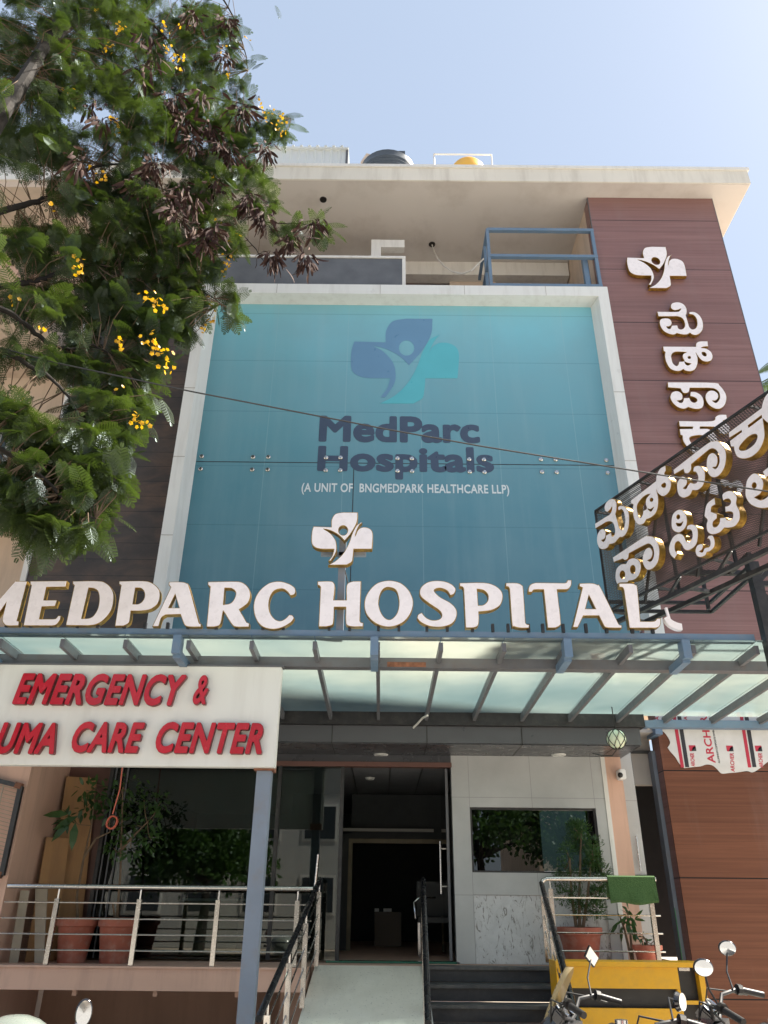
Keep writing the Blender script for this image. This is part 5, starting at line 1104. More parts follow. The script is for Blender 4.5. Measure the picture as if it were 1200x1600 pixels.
# limbs traced in depth; (u,v,Y)
BR_=[
 ([(-330,900,4.6),(-300,560,4.6),(-220,400,4.7),(-60,260,4.9),(20,150,5.1),(70,70,5.3),(120,-20,5.5),(170,-120,5.8)],[.22,.20,.15,.10,.08,.065,.05,.035]),
 ([(-220,400,4.7),(-120,370,5.2),(0,330,5.7),(60,315,5.9),(95,298,6.0),(135,265,6.2),(190,255,6.5)],[.09,.06,.035,.03,.026,.02,.01]),
 ([(-220,400,4.7),(-100,440,5.2),(0,448,5.6),(50,440,5.8),(100,424,6.0),(150,412,6.1),(190,432,6.3),(240,440,6.5)],[.09,.06,.032,.028,.024,.02,.014,.008]),
 ([(-260,470,4.7),(-120,450,5.0),(0,482,5.4),(40,508,5.6),(75,535,5.7),(110,546,5.8),(145,540,5.9),(180,558,6.1)],[.08,.05,.028,.024,.02,.015,.011,.006]),
 ([(-290,560,4.6),(-130,520,4.9),(0,546,5.3),(45,572,5.4),(86,597,5.5),(120,640,5.6),(150,700,5.7)],[.08,.05,.024,.02,.015,.01,.006]),
 ([(-290,560,4.6),(-150,620,4.8),(0,700,5.1),(60,740,5.2),(110,790,5.3),(150,810,5.4)],[.08,.05,.022,.016,.012,.006]),
 ([(20,150,5.1),(85,72,5.6),(130,80,5.9),(165,85,6.1),(195,100,6.3),(240,140,6.6),(280,190,6.8)],[.07,.03,.022,.018,.014,.011,.008]),
 ([(70,70,5.3),(150,20,5.9),(215,25,6.3),(250,50,6.5),(280,90,6.7),(298,150,6.8),(330,190,6.9)],[.06,.035,.022,.018,.014,.01,.006]),
 ([(280,190,6.8),(300,235,6.9),(325,265,6.9),(345,290,7.0),(375,322,7.0),(415,346,7.0),(470,350,7.0),(512,352,7.0)],[.02,.016,.014,.013,.011,.008,.006,.004]),
 ([(415,346,7.0),(430,365,7.0),(455,385,6.95),(472,400,6.9)],[.007,.006,.005,.004]),
 ([(345,290,7.0),(370,350,6.9),(400,390,6.9),(415,412,6.85)],[.009,.007,.006,.004]),
 ([(120,-20,5.5),(220,-60,6.2),(300,-40,6.8),(350,0,7.2),(380,70,7.4),(388,110,7.4)],[.06,.03,.02,.014,.01,.005]),
 ([(298,150,6.8),(340,155,7.0),(390,165,7.2),(430,180,7.3),(455,185,7.3)],[.012,.01,.008,.006,.004]),
 ([(190,255,6.5),(230,280,6.6),(270,330,6.6),(310,370,6.6),(340,400,6.6)],[.012,.01,.008,.006,.004]),
 ([(240,440,6.5),(280,430,6.6),(310,450,6.6),(345,475,6.6)],[.008,.007,.006,.004]),
 ([(120,-20,5.5),(250,-110,6.2),(370,-80,6.8),(440,-20,7.2)],[.05,.02,.012,.006]),
]
tk=MB(); nodes=[]
for pts,rr in BR_:
    pp=[P(*q) for q in pts]
    # smooth
    out=[];ro=[]
    for i in range(len(pp)-1):
        p0=pp[max(i-1,0)];p1=pp[i];p2=pp[i+1];p3=pp[min(i+2,len(pp)-1)]
        for k in range(5):
            t=k/5; out.append(.5*((2*p1)+(p2-p0)*t+(2*p0-5*p1+4*p2-p3)*t*t+(3*p1-p0-3*p2+p3)*t**3)+Vector(rng.normal(size=3))*.006); ro.append(rr[i]*(1-t)+rr[i+1]*t)
    out.append(pp[-1]); ro.append(rr[-1]); tk.tube(out,ro,9)
    nodes+=[(np.array(q),r_) for q,r_ in zip(out,ro) if r_<.06]
b0=P(-330,900,4.6); tk.tube([Vector((-5.2,4.6,-.1)),Vector((-5.15,4.6,1.5)),Vector((-4.9,4.6,2.8)),Vector(P(-330,900,4.6)),Vector(P(-300,560,4.6))],[.34,.28,.26,.24,.20],14)
tk.build('trunk',M['bark'],TR,smooth=True)
NP=np.array([n_[0] for n_ in nodes])
# foliage regions: (u,v,ru,rv,tips,Ymin,Ymax)
REG=[(60,30,90,60,22,5.0,6.6),(190,20,80,55,22,5.4,7.2),(300,35,55,45,14,6.4,7.4),(60,120,80,60,26,5.0,6.6),(180,110,80,60,26,5.4,7.2),(290,110,60,55,20,6.4,7.4),
 (360,90,25,70,7,7.0,7.5),(40,215,70,50,24,5.2,6.8),(210,200,60,50,20,5.6,7.2),(120,235,50,26,8,5.6,6.8),(310,200,55,55,20,6.6,7.4),(375,190,45,45,12,6.9,7.5),(425,195,28,25,4,7.1,7.5),
 (110,300,50,25,12,5.6,6.8),(205,310,70,50,24,5.8,7.0),(320,290,60,50,17,6.4,7.2),(390,270,30,30,5,6.8,7.3),(60,385,70,35,16,5.4,6.6),(170,390,60,50,20,5.8,7.0),(250,390,50,50,18,6.0,7.0),(330,380,50,45,15,6.4,7.1),
 (500,355,22,14,2,6.9,7.1),(450,365,30,14,2,6.9,7.1),(390,310,20,20,2,6.9,7.1),(420,310,14,14,1,6.9,7.1),
 (60,470,60,35,11,5.4,6.4),(150,470,60,40,18,5.8,6.8),(250,470,50,50,15,6.1,7.0),(300,450,30,50,7,6.3,7.0),(355,480,20,22,3,6.5,6.9),(300,500,14,28,3,6.4,6.9),
 (40,560,60,35,7,5.2,6.2),(130,560,50,40,14,5.6,6.6),(210,560,40,50,14,5.8,6.8),(200,630,40,35,10,5.7,6.6),(150,640,45,45,14,5.5,6.5),(175,690,30,35,7,5.5,6.4),(225,500,30,30,6,6.0,6.8),
 (20,640,40,50,8,5.0,5.9),(70,670,40,40,8,5.2,6.1),(120,710,45,45,13,5.2,6.2),(30,745,45,35,10,5.0,5.9),(90,780,50,35,14,5.1,6.0),(140,780,35,35,10,5.3,6.1),(100,825,55,22,9,5.1,5.9),(25,800,30,20,4,5.0,5.8),(160,740,30,35,6,5.3,6.1),
 (-60,100,70,120,16,4.8,6.0),(-60,350,60,150,14,4.8,6.0),(-60,620,60,160,16,4.6,5.8),(250,-60,140,50,20,5.8,7.2),(60,-60,120,50,18,5.0,6.4)]
HOLES=[(150,168,20,18),(32,292,34,20),(72,315,12,10),(180,185,10,10),(35,590,40,26),(75,625,26,34),(0,690,14,16),(8,215,10,8)]
items=[];tw=MB();tips=[]
for (u,v,ru,rv_,n_,y0,y1) in REG:
    for _ in range(int(n_*3.0)):
        a=rng.uniform(0,2*math.pi); r=rng.uniform(0,1)**.6; uu=u+ru*r*math.cos(a); vv=v+rv_*r*math.sin(a)
        if any(((uu-h[0])/(h[2]+6))**2+((vv-h[1])/(h[3]+6))**2<1 for h in HOLES): continue
        tips.append(np.array(P(uu,vv,rng.uniform(y0,y1))))
for p in tips:
    d2=((NP-p)**2).sum(1); j=int(d2.argmin()); q=NP[j]; dist=math.sqrt(d2[j]); 
    axd=(p-q); axd=axd/(np.linalg.norm(axd)+1e-6)+rng.normal(size=3)*.3; axd/=np.linalg.norm(axd)
    if dist>.05 and dist<1.3:
        mid=(p+q)/2+np.array([0,0,.08*dist])+rng.normal(size=3)*.03; tw.tube([q,mid,p],[.006,.0045,.003],4,cap=False)
    for k in range(int(rng.integers(4,7))):
        dd=axd*.5+rng.normal(size=3)*.75; dd[2]-=.45; dd/=np.linalg.norm(dd); up=np.array([0,0,1.])+rng.normal(size=3)*.35
        items.append((int(rng.integers(0,2)),p-dd*.05,dd,up,rng.uniform(.5,.86)))
EXTRA=[(440,182,(1,.1,.6)),(447,195,(1,0,-.1)),(440,205,(.8,0,-.4)),(505,352,(1,0,.25)),(512,356,(.9,0,-.5)),(490,350,(.5,-.3,.8)),(425,205,(.4,.1,.9)),(395,110,(.3,0,1)),(388,90,(.6,0,.2)),(250,620,(.6,0,-.8)),(222,650,(.7,0,-.7)),(352,485,(.5,0,-1)),(370,490,(.7,0,-.9)),(385,60,(.5,0,-.7)),(165,800,(.9,0,-.3)),(150,830,(.7,0,-.7)),(60,850,(.2,0,-1)),(425,320,(.9,0,-.3)),(160,745,(1,0,-.2)),(432,8,(.4,0,-1))]
for u,v,d in EXTRA: items.append((0,np.array(P(u,v,7.1 if u>300 else 6.0)),np.array(d),np.array([0.1,-.4,1.]),rng.uniform(.65,.85)))
for u,v,y,n_ in ((330,45,7.2,5),(350,110,7.2,5),(370,150,7.2,6),(395,200,7.2,6),(330,300,7,6),(355,330,7,5),(240,250,6.6,5),(400,330,7,3),(340,430,6.7,4)):
    for _ in range(n_): p=np.array(P(u+rng.normal()*14,v+rng.normal()*14,y)); dd=rng.normal(size=3); dd[2]-=.3; items.append((1,p,dd,np.array([0,-.3,1.])+rng.normal(size=3)*.3,.8))
V,Fc=inst(FT,items); mesh_np('leaves',V,Fc,M['leaf'],TR); print('FRONDS',len(items),len(Fc))
# pods
def pod_template():
    V=[];Fc=[]; n=5; L=.13
    for i in range(n+1):
        t=i/n; w=.0145*math.sin(math.pi*(.08+.86*t))**.7; x=t*L; y=.02*math.sin(t*2.2); V+= [np.array([x,y,w]),np.array([x,y+.004,0]),np.array([x,y,-w])]
    for i in range(n): 
        for k in range(2): a=i*3+k; Fc.append((a,a+1,a+4,a+3))
    return np.array(V),np.array(Fc)
PT=[pod_template()]
PC=[(300,35,6.6,14),(355,42,7.0,20),(225,68,6.2,8),(348,100,7.0,18),(225,125,6.2,12),(375,185,7.1,22),(272,165,6.7,12),(288,200,6.7,22),(240,270,6.4,26),(325,215,7,22),(345,240,7,22),(300,235,6.8,16),(415,245,7.2,20),(360,250,7,14),(222,300,6.4,20),(280,305,6.6,14),(300,325,6.6,14),(335,300,6.9,16),(388,325,6.95,24),(410,350,6.95,24),(425,412,6.85,22),(458,385,6.9,14),(476,412,6.9,18),(487,362,6.95,14),(330,372,6.6,18),(318,392,6.6,14),(275,355,6.5,10),(140,172,5.9,10),(122,262,5.9,12),(160,195,6,8),(265,175,6.6,10),(240,95,6.2,8),(315,160,6.8,10),(305,380,6.6,10),(262,330,6.5,10)]
it=[]
for u,v,y,n_ in PC:
    c0=np.array(P(u,v-10,y-.55))
    for _ in range(int(n_*2.2)):
        o=rng.normal(size=3)*np.array([.06,.06,.055]); dd=np.array([o[0]*6,o[1]*6,-1.])+rng.normal(size=3)*.28; it.append((0,c0+o,dd,rng.normal(size=3),rng.uniform(.9,1.45)))
    d2=((NP-c0)**2).sum(1); j=int(d2.argmin()); tw.tube([NP[j],(NP[j]+c0)/2+[0,0,.04],c0],.004,4,cap=False)
V,Fc=inst(PT,it); mesh_np('seed_pods',V,Fc,M['pod'],TR)
# flowers
V_=[];F_=[]
for k in range(5):
    a=2*math.pi*k/5; d=np.array([math.cos(a),math.sin(a),.35]); s=np.array([-math.sin(a),math.cos(a),0]); b=len(V_); V_+=[np.zeros(3),d*.012+s*.009,d*.020+[0,0,-.003],d*.012-s*.009]; F_.append((b,b+1,b+2,b+3))
FLT=[(np.array(V_),np.array(F_))]
FL=[(105,145,9),(117,158,10),(175,185,6),(184,197,7),(146,265,5),(162,278,7),(120,415,8),(128,424,5),(240,465,9),(252,480,10),(235,530,10),(242,545,9),(258,552,9),(263,577,9),(322,478,12),(330,500,12),(320,515,7),(185,538,8),(216,652,8),(222,662,6),(335,265,6),(330,285,4),(360,405,9),(355,412,5),(345,350,5),(408,168,9),(415,178,6),(432,180,7),(440,205,10),(436,192,6),(275,90,6),(282,102,7),(268,80,4),(165,70,4),(188,42,10),(160,27,5),(255,47,6),(58,122,6),(68,515,5),(188,603,2),(78,320,4),(365,370,6),(340,335,4),(30,630,3),(22,465,4),(218,460,3),(310,100,4),(285,40,3),(390,60,4),(350,75,5),(360,120,5),(265,65,4),(350,420,5),(170,78,5)]
it=[]
for u,v,n_ in FL:
    y=7.0 if u>300 else 5.9 if v<300 else 5.7
    for _ in range(n_):
        p=np.array(P(u+rng.normal()*5.5,v+rng.normal()*5.5,y-.25+rng.normal()*.03)); it.append((0,p,rng.normal(size=3),np.array([0,-1,0.])+rng.normal(size=3)*.6,rng.uniform(.85,1.25)))
V,Fc=inst(FLT,it); mesh_np('flowers',V,Fc,M['flower'],TR)
tw.build('twigs',M['twig'],TR)
# ---------------- palm behind the tower on the right
pc=P(1300,575,15.5); PM=thing('palm_tree',(pc.x,pc.y,0),'palm fronds drooping beside the right edge of the brown tower','tree')
MB().tube([(pc.x,pc.y,0),(pc.x+.2,pc.y,5),(pc.x,pc.y,pc.z)],[.22,.17,.13],10).build('trunk',M['bark'],PM,smooth=True)
vs=[];fs=[];rc=MB()
for k in range(18):
    a=2*math.pi*k/18+rng.normal()*.1; el=rng.uniform(-.1,.9); L=3.0; pts=[]
    for i in range(14):
        t=i/13; r=L*t*math.cos(el*.8); z=L*t*math.sin(el)-1.9*t*t; pts.append(Vector((pc.x+r*math.cos(a),pc.y+r*math.sin(a),pc.z+z)))
    rc.tube(pts,[.03*(1-.8*i/13) for i in range(14)],5)
    for i in range(60):
        t=.12+.86*i/60; j=min(int(t*13),12); q=pts[j].lerp(pts[j+1],t*13-j); d=(pts[j+1]-pts[j]).normalized(); s=d.cross(Vector((0,0,1))).normalized()
        for sg in (1,-1):
            l=.55*math.sin(math.pi*min(1,t*.8+.15)); dd=(s*sg*.6+d*.5+Vector((0,0,-.9))).normalized(); leafcard(vs,fs,q,dd,d.cross(dd).normalized(),l,.016,.1)
rc.build('frond_stem',M['leaf3'],PM); MB().add(vs,fs).build('fronds',M['leaf3'],PM,recalc=False)
# ---------------- neighbour building at the left
NB=thing('neighbour_building',(-8,12,0),'peach neighbouring building with cream balconies behind the tree on the left','building')
xn=XL-.12
m=MB(); m.box(-16,xn,10.6,20,0,13.4); m.build('wall',M['cream'],NB)
m=MB(); m.box(-16,-5.61,9.0,10.59,0,3.6); m.build('ground_wall',M['peach'],NB)
for z in (3.7,6.6,9.6,12.4):
    m=MB(); m.box(-16,xn-.05,9.0,10.59,z,z+.16); o=m.build('balcony_slab',M['cream'],NB)
    m=MB(); m.box(-16,xn-.1,8.98,9.10,z+.162,z+(.95 if z>4 else .7)); m.build('parapet',M['white_trim' if z in (6.6,12.4) else 'peach'],o)
for z in (4.6,7.5,10.4):
    for x in (-7.3,-9.8,-12.6):
        w_=MB().box(x,x+1.2,10.55,10.598,z,z+1.4).build('window',M['white_trim'],NB); MB().box(x+.08,x+1.12,10.53,10.548,z+.08,z+1.32).build('pane',M['glass_dark'],w_)
m=MB(); m.box(-16,xn+.0,10.4,20.1,13.405,13.6); m.build('roof',M['fascia'],NB)
# ---------------- across the street (seen mirrored in the glass)
OB=thing('opposite_building',(-3,-16,0),'pale building across the street mirrored in the entrance glass','building')
m=MB(); m.box(-14,2.5,-24,-16,0,7.5); m.build('wall',M['opp_wall'],OB)
for z in (1.2,4.0):
    for x in (-13,-10.6,-8.2,-5.8,-3.4,-1.0): w_=MB().box(x,x+1.5,-15.99,-15.96,z,z+1.5).build('window',M['white_trim'],OB); MB().box(x+.1,x+1.4,-15.955,-15.94,z+.1,z+1.4).build('pane',M['opp_win'],w_)
m=MB(); m.box(-14.2,2.7,-24.2,-15.6,7.505,7.8); m.build('roof',M['fascia'],OB)
OB2=thing('opposite_building',(12,-16,0),'cream block across the street to the right','building')
m=MB(); m.box(6.5,20,-26,-15,0,9.5); m.build('wall',M['cream'],OB2)
for z in (1.2,4.2,7.0):
    for x in (7.5,10.5,13.5,16.5): MB().box(x,x+1.6,-14.99,-14.96,z,z+1.5).build('window',M['opp_win'],OB2)
def street_tree(x,y,h,seed,label):
    r_=np.random.default_rng(seed); t=thing('street_tree',(x,y,0),label,'tree','trees across the street'); m=MB(); m.tube([(x,y,-.05),(x+.1,y,h*.3),(x,y,h*.5)],[.22,.16,.12],9); vs=[];fs=[]
    for k in range(26):
        d=Vector(r_.normal(size=3)); d.normalize(); d.z=abs(d.z)*.8; e=Vector((x,y,h*.5))+d*h*.38; m.tube([Vector((x,y,h*.45)),Vector((x,y,h*.5)).lerp(e,.5),e],[.08,.04,.015],5)
        for i in range(240):
            q=Vector(r_.normal(size=3)).normalized(); leafcard(vs,fs,e+q*r_.uniform(.1,.85),(q+Vector(r_.normal(size=3))*.5).normalized(),Vector(r_.normal(size=3)).normalized(),.2,.06)
    m.build('trunk',M['bark'],t,smooth=True); MB().add(vs,fs).build('crown',M['leaf2'],t,recalc=False)
street_tree(-6.5,-11.8,5.2,1,'round street tree mirrored in the left of the glass'); street_tree(3.6,-11.2,7,2,'taller street tree mirrored in the small window'); street_tree(8.5,-11,6.4,3,'street tree across the road farthest right')
# ---------------- motorcycles
def motorcycle(name,pos,yaw,label,tankmat,steer=0,visor=False,round_lamp=True,mirror_shape='round',scale=1.0,sides=(1,-1),mz=1.33,mrot=0):
    """local frame: +x forward, z up; built at origin then rotated"""
    t=thing(name,(0,0,0),label,'motorcycle','motorcycles parked in front of the entrance')
    def wheel(x):
        m=MB(); n=36; pr=[]
        R=.30; r=.048
        vs=[];fs=[]
        for i in range(n):
            a=2*math.pi*i/n
            for k in range(10):
                b=2*math.pi*k/10; rr=R+r*math.cos(b); vs.append((x+rr*math.cos(a),r*math.sin(b)*.9,.345+rr*math.sin(a)))
        for i in range(n):
            for k in range(10): fs.append((i*10+k,i*10+(k+1)%10,((i+1)%n)*10+(k+1)%10,((i+1)%n)*10+k))
        w_=m.add(vs,fs).build('wheel',M['rubber'],t,smooth=True)
        m=MB(); m.lathe([(.26,-.02),(.265,0),(.26,.02),(.24,.02),(.24,-.02),(.26,-.02)],(x,0,.345),32,'Y')
        for k in range(10):
            a=2*math.pi*k/10; m.tube([(x+.04*math.cos(a),0,.345+.04*math.sin(a)),(x+.245*math.cos(a+.1),0,.345+.245*math.sin(a+.1))],.008,5)
        m.lathe([(.05,-.05),(.05,.05)],(x,0,.345),16,'Y'); m.build('rim',M['engine'],w_,smooth=True)
    wheel(.64); wheel(-.64)
    m=MB(); m.tube([(.38,.0,.92),(-.1,0,.80),(-.35,0,.62)],.03,8); m.tube([(.38,0,.88),(.18,0,.40),(-.25,0,.35),(-.32,0,.62)],.026,8)
    for s in (.09,-.09): m.tube([(-.35,s,.62),(-.8,s,.78)],.016,6); m.tube([(-.28,s,.36),(-.64,s,.345)],.02,6); m.tube([(-.45,s*1.3,.66),(-.6,s*1.3,.38)],.028,8)
    m.build('frame',M['black_steel'],t,smooth=True)
    m=MB(); 
    for s in (.085,-.085): m.tube([(.64,s,.345),(.47,s,.80),(.41,s,1.0)],[.026,.024,.02],8)
    m.build('front_fork',M['chrome'],t,smooth=True)
    m=MB()
    for k in range(10):
        a0=.35+k*.2; a1=a0+.2; r=.375; m.obox((.64+r*math.cos(a0+.1),0,.345+r*math.sin(a0+.1)),(-.040*math.sin(a0+.1),0,.040*math.cos(a0+.1)),(0,.065,0),(.004*math.cos(a0+.1),0,.004*math.sin(a0+.1)))
    m.build('front_mudguard',M[tankmat],t)
    # engine
    m=MB(); m.box(-.18,.16,-.12,.12,.28,.46); m.obox((.06,0,.56),(.05,0,.10),(0,.085,0),(.07,0,-.03))
    for k in range(5): m.obox((.04+.012*k,0,.50+.032*k),(.085,0,-.02),(0,.11,0),(.0,0,.005))
    m.lathe([(.10,-.15),(.10,.15)],(-.06,0,.37),18,'Y'); m.build('engine',M['engine'],t,smooth=True)
    MB().tube([(.10,-.1,.5),(.2,-.14,.36),(.05,-.17,.27),(-.4,-.17,.30),(-.85,-.18,.42)],[.02,.02,.022,.04,.045],10).build('exhaust',M['chrome'],t,smooth=True)
    # tank
    vs=[];fs=[];n=14;st=[(.36,.03,.90,.03),(.32,.10,.93,.09),(.18,.135,.955,.12),(.02,.135,.94,.12),(-.10,.10,.90,.10),(-.18,.06,.84,.05)]
    for (x,w_,zc_,h) in st:
        for k in range(n): a=2*math.pi*k/n; vs.append((x,w_*math.cos(a),zc_-.04+h*(math.sin(a) if math.sin(a)>0 else .8*math.sin(a))))
    for i in range(len(st)-1):
        for k in range(n): fs.append((i*n+k,i*n+(k+1)%n,(i+1)*n+(k+1)%n,(i+1)*n+k))
    fs+=[tuple(range(n)),tuple((len(st)-1)*n+k for k in range(n))[::-1]]; tk_=MB().add(vs,fs).build('fuel_tank',M[tankmat],t,smooth=True); MB().lathe([(.035,0),(.035,.02),(0,.024)],(.12,0,1.03),16).build('filler_cap',M['chrome'],tk_,smooth=True)
    m=MB(); m.prism([(-.15,.80),(-.15,.87),(-.35,.85),(-.72,.90),(-.80,.88),(-.78,.80)],'Y',-.12,.12); m.build('seat',M['seat'],t,bevel=.025,smooth=True)
    m=MB(); m.box(-.95,-.72,-.05,.05,.70,.79); m.lathe([(.04,-.99),(.045,-.96)],(0,0,0),12,'X') if False else None; m.build('tail',M[tankmat],t,bevel=.02); MB().box(-.985,-.952,-.05,.05,.71,.78).build('tail_lamp',M['red'],t)
    MB().tube([(-.1,.1,.28),(-.16,.22,.02)],.012,6).build('side_stand',M['black_steel'],t)
    # steering head group, rotated by steer about (.40,0)
    H=[]
    hb=[(.40,0,1.03),(.41,.10,1.05),(.40,.17,1.12),(.33,.27,1.135),(.22,.36,1.10)]
    m=MB()
    for s in (1,-1): m.tube([(x,y*s,z) for x,y,z in hb],.011,8)
    m.box(.37,.44,-.10,.10,.99,1.02); H.append(m.build('handlebar',M['black_steel'],t,smooth=True))
    for s in (1,-1):
        m=MB(); m.tube([(.305,.295*s,1.127),(.21,.37*s,1.097)],.0175,10); m.tube([(.31,.285*s,1.13),(.33,.265*s,1.135)],.028,8); m.tube([(.345,.25*s,1.125),(.36,.30*s,1.115),(.30,.39*s,1.09)],.006,6); H.append(m.build('grip',M['black_paint'],t,smooth=True))
        
        if s not in sides: continue
        top=Vector((.36,.37*s,mz)); m=MB(); m.tube([(.345,.235*s,1.14),(.37,.28*s,1.22),top],.0055,6); mr=m.build('mirror_arm',M['black_steel'],t,smooth=True); H.append(mr)
        m=MB()
        if mirror_shape=='round': m.lathe([(.0,-.02),(.034,-.016),(.044,0),(.044,.006)],tuple(top),24,'X',(1.15,.95)); prg=[(.052,.0),(0,.0)]; 
        else: m.add([tuple(top+Vector((q,yy,zz))) for q in (-.012,.006) for yy,zz in ((-.045,-.01),(-.005,-.06),(.05,.0),(.01,.06))],[(0,1,2,3),(4,7,6,5),(0,4,5,1),(1,5,6,2),(2,6,7,3),(3,7,4,0)])
        hd=m.build('mirror',M['bike_black'],mr,smooth=False); 
        m=MB()
        if mirror_shape=='round': m.lathe([(.039,-.0215),(0,-.0225)],tuple(top),24,'X',(1.15,.95))
        else: m.add([tuple(top+Vector((-.0135,yy,zz))) for yy,zz in ((-.04,-.01),(-.005,-.053),(.044,.0),(.01,.053))],[(0,1,2,3)])
        g_=m.build('mirror_glass',M['mirror'],mr)
        if mrot:
            RR_=Matrix.Translation(top)@Matrix.Rotation(mrot,4,'Z')@Matrix.Translation(-top); hd.data.transform(RR_); g_.data.transform(RR_)
    m=MB(); 
    if round_lamp: m.lathe([(.0,-.10),(.05,-.09),(.085,-.03),(.092,.03),(.092,.045)],(.52,0,.93),24,'X'); H.append(m.build('headlight',M['chrome'],t,smooth=True)); MB().lathe([(.084,.046),(.05,.062),(0,.068)],(.52,0,.93),24,'X').build('lens',M['lamp_lens'],H[-1],smooth=True)
    else:
        vs=[];fs=[]
        for (x,w_,z0,z1) in ((.40,.10,.90,1.04),(.50,.12,.84,1.06),(.58,.09,.84,1.0),(.61,.05,.87,.95)):
            vs+=[(x,-w_,z0),(x,w_,z0),(x,w_*.8,z1),(x,-w_*.8,z1)]
        for i in range(3):
            for k in range(4): fs.append((i*4+k,i*4+(k+1)%4,(i+1)*4+(k+1)%4,(i+1)*4+k))
        fs+=[(0,1,2,3),(15,14,13,12)]; H.append(MB().add(vs,fs).build('headlight',M['bike_black'],t,bevel=.012,smooth=True))
        MB().box(.605,.618,-.045,.045,.875,.945).build('lens',M['lamp_lens'],H[-1])
    m=MB(); m.obox((.455,0,1.055),(.035,0,.03),(0,.11,0),(-.02,0,.022)); ic_=m.build('instrument_cluster',M['bike_black'],t,bevel=.01); H.append(ic_)
    for s in (.052,-.052):
        ctr=Vector((.435,s,1.083)); m=MB(); n_=Vector((-.65,0,.75)).normalized(); a_=Vector((0,1,0)); b_=n_.cross(a_)
        m.add([tuple(ctr+(a_*math.cos(2*math.pi*k/20)+b_*math.sin(2*math.pi*k/20))*.040+n_*.006) for k in range(20)],[tuple(range(20))]); m.build('dial',M['meter'],ic_)
        m=MB(); m.tube([ctr+(a_*math.cos(2*math.pi*k/20)+b_*math.sin(2*math.pi*k/20))*.042+n_*.006 for k in range(21)],.004,5,cap=False); m.build('dial_rim',M['chrome'],ic_)
    if visor:
        vs=[];fs=[];nn=8;mm=8
        for i in range(mm+1):
            t_=i/mm; w_=.085*(1-t_**3)**.5 if t_<1 else 0.003; x=.56-.12*t_-.03*t_*t_; z=1.03+.26*t_
            for k in range(nn+1): s=(k/nn*2-1); vs.append((x-.05*s*s,w_*s,z))
        for i in range(mm):
            for k in range(nn): a=i*(nn+1)+k; fs.append((a,a+1,a+nn+2,a+nn+1))
        H.append(MB().add(vs,fs).build('visor',M['visor'],t,smooth=True))
    for s in (1,-1): m=MB(); m.tube([(.45,.09*s,.93),(.45,.17*s,.93)],.008,6); m.ball((.45,.19*s,.93),.026,12); H.append(m.build('indicator',M['visor'],t,smooth=True))
    m=MB(); m.tube([(.33,.26,1.12),(.45,.18,1.14),(.50,.08,1.0),(.42,.03,.8)],.005,6); m.tube([(.33,-.26,1.12),(.47,-.15,1.15),(.50,-.06,1.0),(.42,-.03,.8)],.005,6); H.append(m.build('cables',M['cable'],t,smooth=True))
    Rz=Matrix.Translation((.40,0,0))@Matrix.Rotation(steer,4,'Z')@Matrix.Translation((-.40,0,0))
    for h in H:
        for o in [h]+list(h.children):
            o.data.transform(Rz)
    t.location=pos; t.rotation_euler=(0,0,yaw); t.scale=(scale,)*3
    return t
def place_bike(t,local,world):      # move so that local point (on the bike) lands at the world point in x,y
    yaw=t.rotation_euler.z; s=t.scale[0]; l=Vector(local)*s; x=l.x*math.cos(yaw)-l.y*math.sin(yaw); y=l.x*math.sin(yaw)+l.y*math.cos(yaw)
    t.location=(world[0]-x,world[1]-y,0)
m1=motorcycle('motorcycle',(0,0,0),0,'black motorcycle with tall amber visor and diamond mirror in front of the yellow cabinet','bike_black',0,True,False,'diamond',1.0,(-1,),1.33,math.radians(-45))
m1.rotation_euler.z=math.radians(150); place_bike(m1,(.36,-.37,1.33),P(924,1494,5.45))
m2=motorcycle('motorcycle',(0,0,0),0,'black motorcycle with two round mirrors close together at the lower right corner','bike_black',0,False,True,'round',1.02,(1,-1),1.33,math.radians(-72))
m2.rotation_euler=(math.radians(-5),0,math.radians(148)); place_bike(m2,(.36,0,1.33),P(1130,1524,5.15))
m3=motorcycle('motorcycle',(0,0,0),0,'red tanked motorcycle with one low round mirror between the other two','bike_red',0,False,True,'round',1.0,(-1,),1.2)
m3.rotation_euler.z=math.radians(140); place_bike(m3,(.36,-.37,1.2),P(1060,1565,4.33))
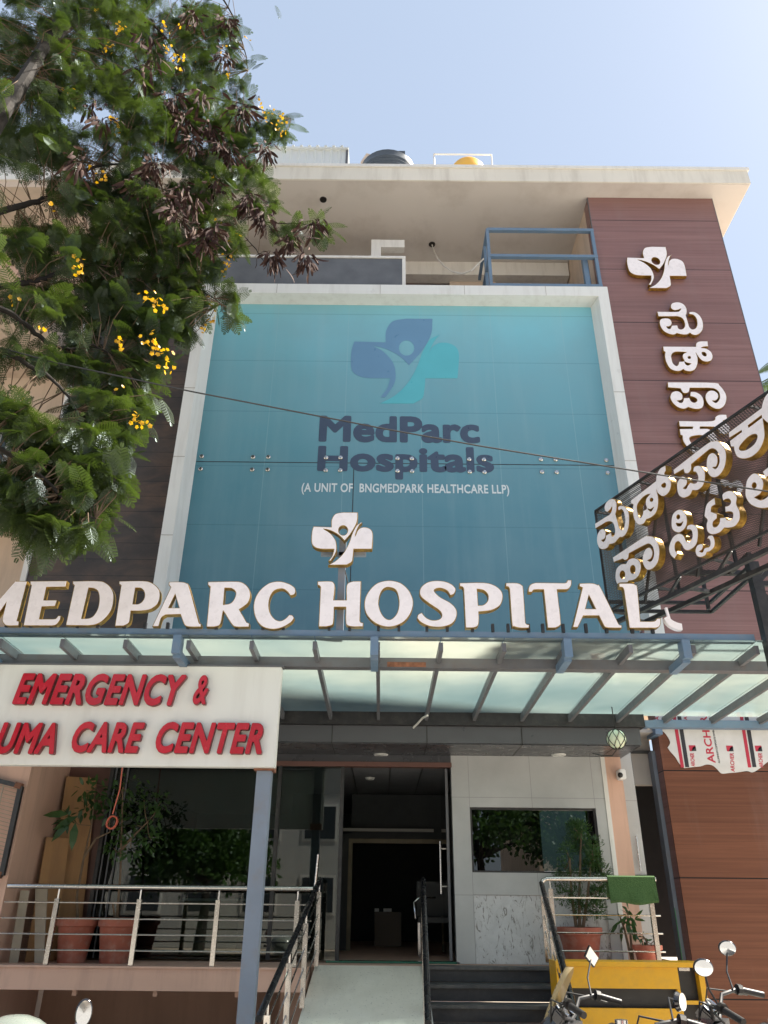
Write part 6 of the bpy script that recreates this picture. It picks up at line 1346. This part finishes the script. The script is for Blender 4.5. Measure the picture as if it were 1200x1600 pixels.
# scooter at the lower left
sc=thing('scooter',(0,0,0),'grey green scooter of which only the front and a mirror show at the lower left','scooter')
def sb(m,n_,mt,**k): return m.build(n_,M[mt],sc,**k)
for x in (.55,-.55):
    m=MB(); vs=[];fs=[]
    for i in range(28):
        a=2*math.pi*i/28
        for k in range(8): b=2*math.pi*k/8; rr=.19+.05*math.cos(b); vs.append((x+rr*math.cos(a),.045*math.sin(b),.24+rr*math.sin(a)))
    for i in range(28):
        for k in range(8): fs.append((i*8+k,i*8+(k+1)%8,((i+1)%28)*8+(k+1)%8,((i+1)%28)*8+k))
    w_=sb(m.add(vs,fs),'wheel','rubber',smooth=True); MB().lathe([(.16,-.03),(.16,.03)],(x,0,.24),20,'Y').build('rim',M['engine'],w_)
m=MB(); vs=[];fs=[]; st=[(.50,.20,.30),(.50,.24,.50),(.42,.23,.75),(.34,.20,.95)]
m.prism([(.42,.25),(.52,.30),(.50,.6),(.42,.95),(.34,.96),(.40,.6),(.36,.3)],'Y',-.20,.20); m.prism([(.36,.25),(.40,.31),(-.2,.30),(-.2,.24)],'Y',-.17,.17); m.prism([(-.2,.28),(-.15,.70),(-.75,.74),(-.85,.6),(-.6,.35)],'Y',-.17,.17); sb(m,'body','bike_green',bevel=.04,smooth=True)
m=MB(); m.prism([(-.12,.705),(-.15,.80),(-.45,.80),(-.8,.84),(-.82,.75)],'Y',-.15,.15); sb(m,'seat','seat',bevel=.03,smooth=True)
m=MB(); m.ball((.36,0,1.04),.22,24,(1.0,1.05,.85)); hd=sb(m,'headlight_cowl','bike_green',smooth=True); m=MB(); m.ball((.53,0,1.06),.075,16,(.9,1.3,.8)); m.build('headlight',M['lamp_lens'],hd,smooth=True)
MB().tube([(.575,.115*math.cos(a),1.06+.075*math.sin(a)) for a in np.linspace(0,2*math.pi,25)],.008,6,cap=False).build('lamp_rim',M['chrome'],hd,smooth=True)
m=MB(); m.tube([(.30,-.36,1.03),(.33,-.15,1.02),(.33,.15,1.02),(.30,.36,1.03)],.016,8); sb(m,'handlebar','black_paint',smooth=True)
for s in (1,-1):
    m=MB(); m.tube([(.32,.22*s,1.03),(.34,.25*s,1.14),(.33,.31*s,1.18)],.006,6); ma=sb(m,'mirror_arm','chrome',smooth=True); m=MB(); m.ball((.33,.325*s,1.22),.06,16,(.25,.72,1.1)); mr_=m.build('mirror',M['bike_black'],ma,smooth=True)
    m=MB(); m.lathe([(.05,-.02),(0,-.021)],(.33,.325*s,1.22),20,'X',(.75,1.15)); m.build('mirror_glass',M['mirror'],ma)
    m=MB(); m.lathe([(.05,.02),(0,.021)],(.33,.325*s,1.22),20,'X',(.75,1.15)); m.build('mirror_glass',M['mirror'],ma)
sc.scale=(.92,)*3; sc.rotation_euler.z=math.radians(-70); place_bike(sc,(.33,.325,1.22),P(130,1588,4.4))
print('OBJECTS',len(bpy.data.objects))
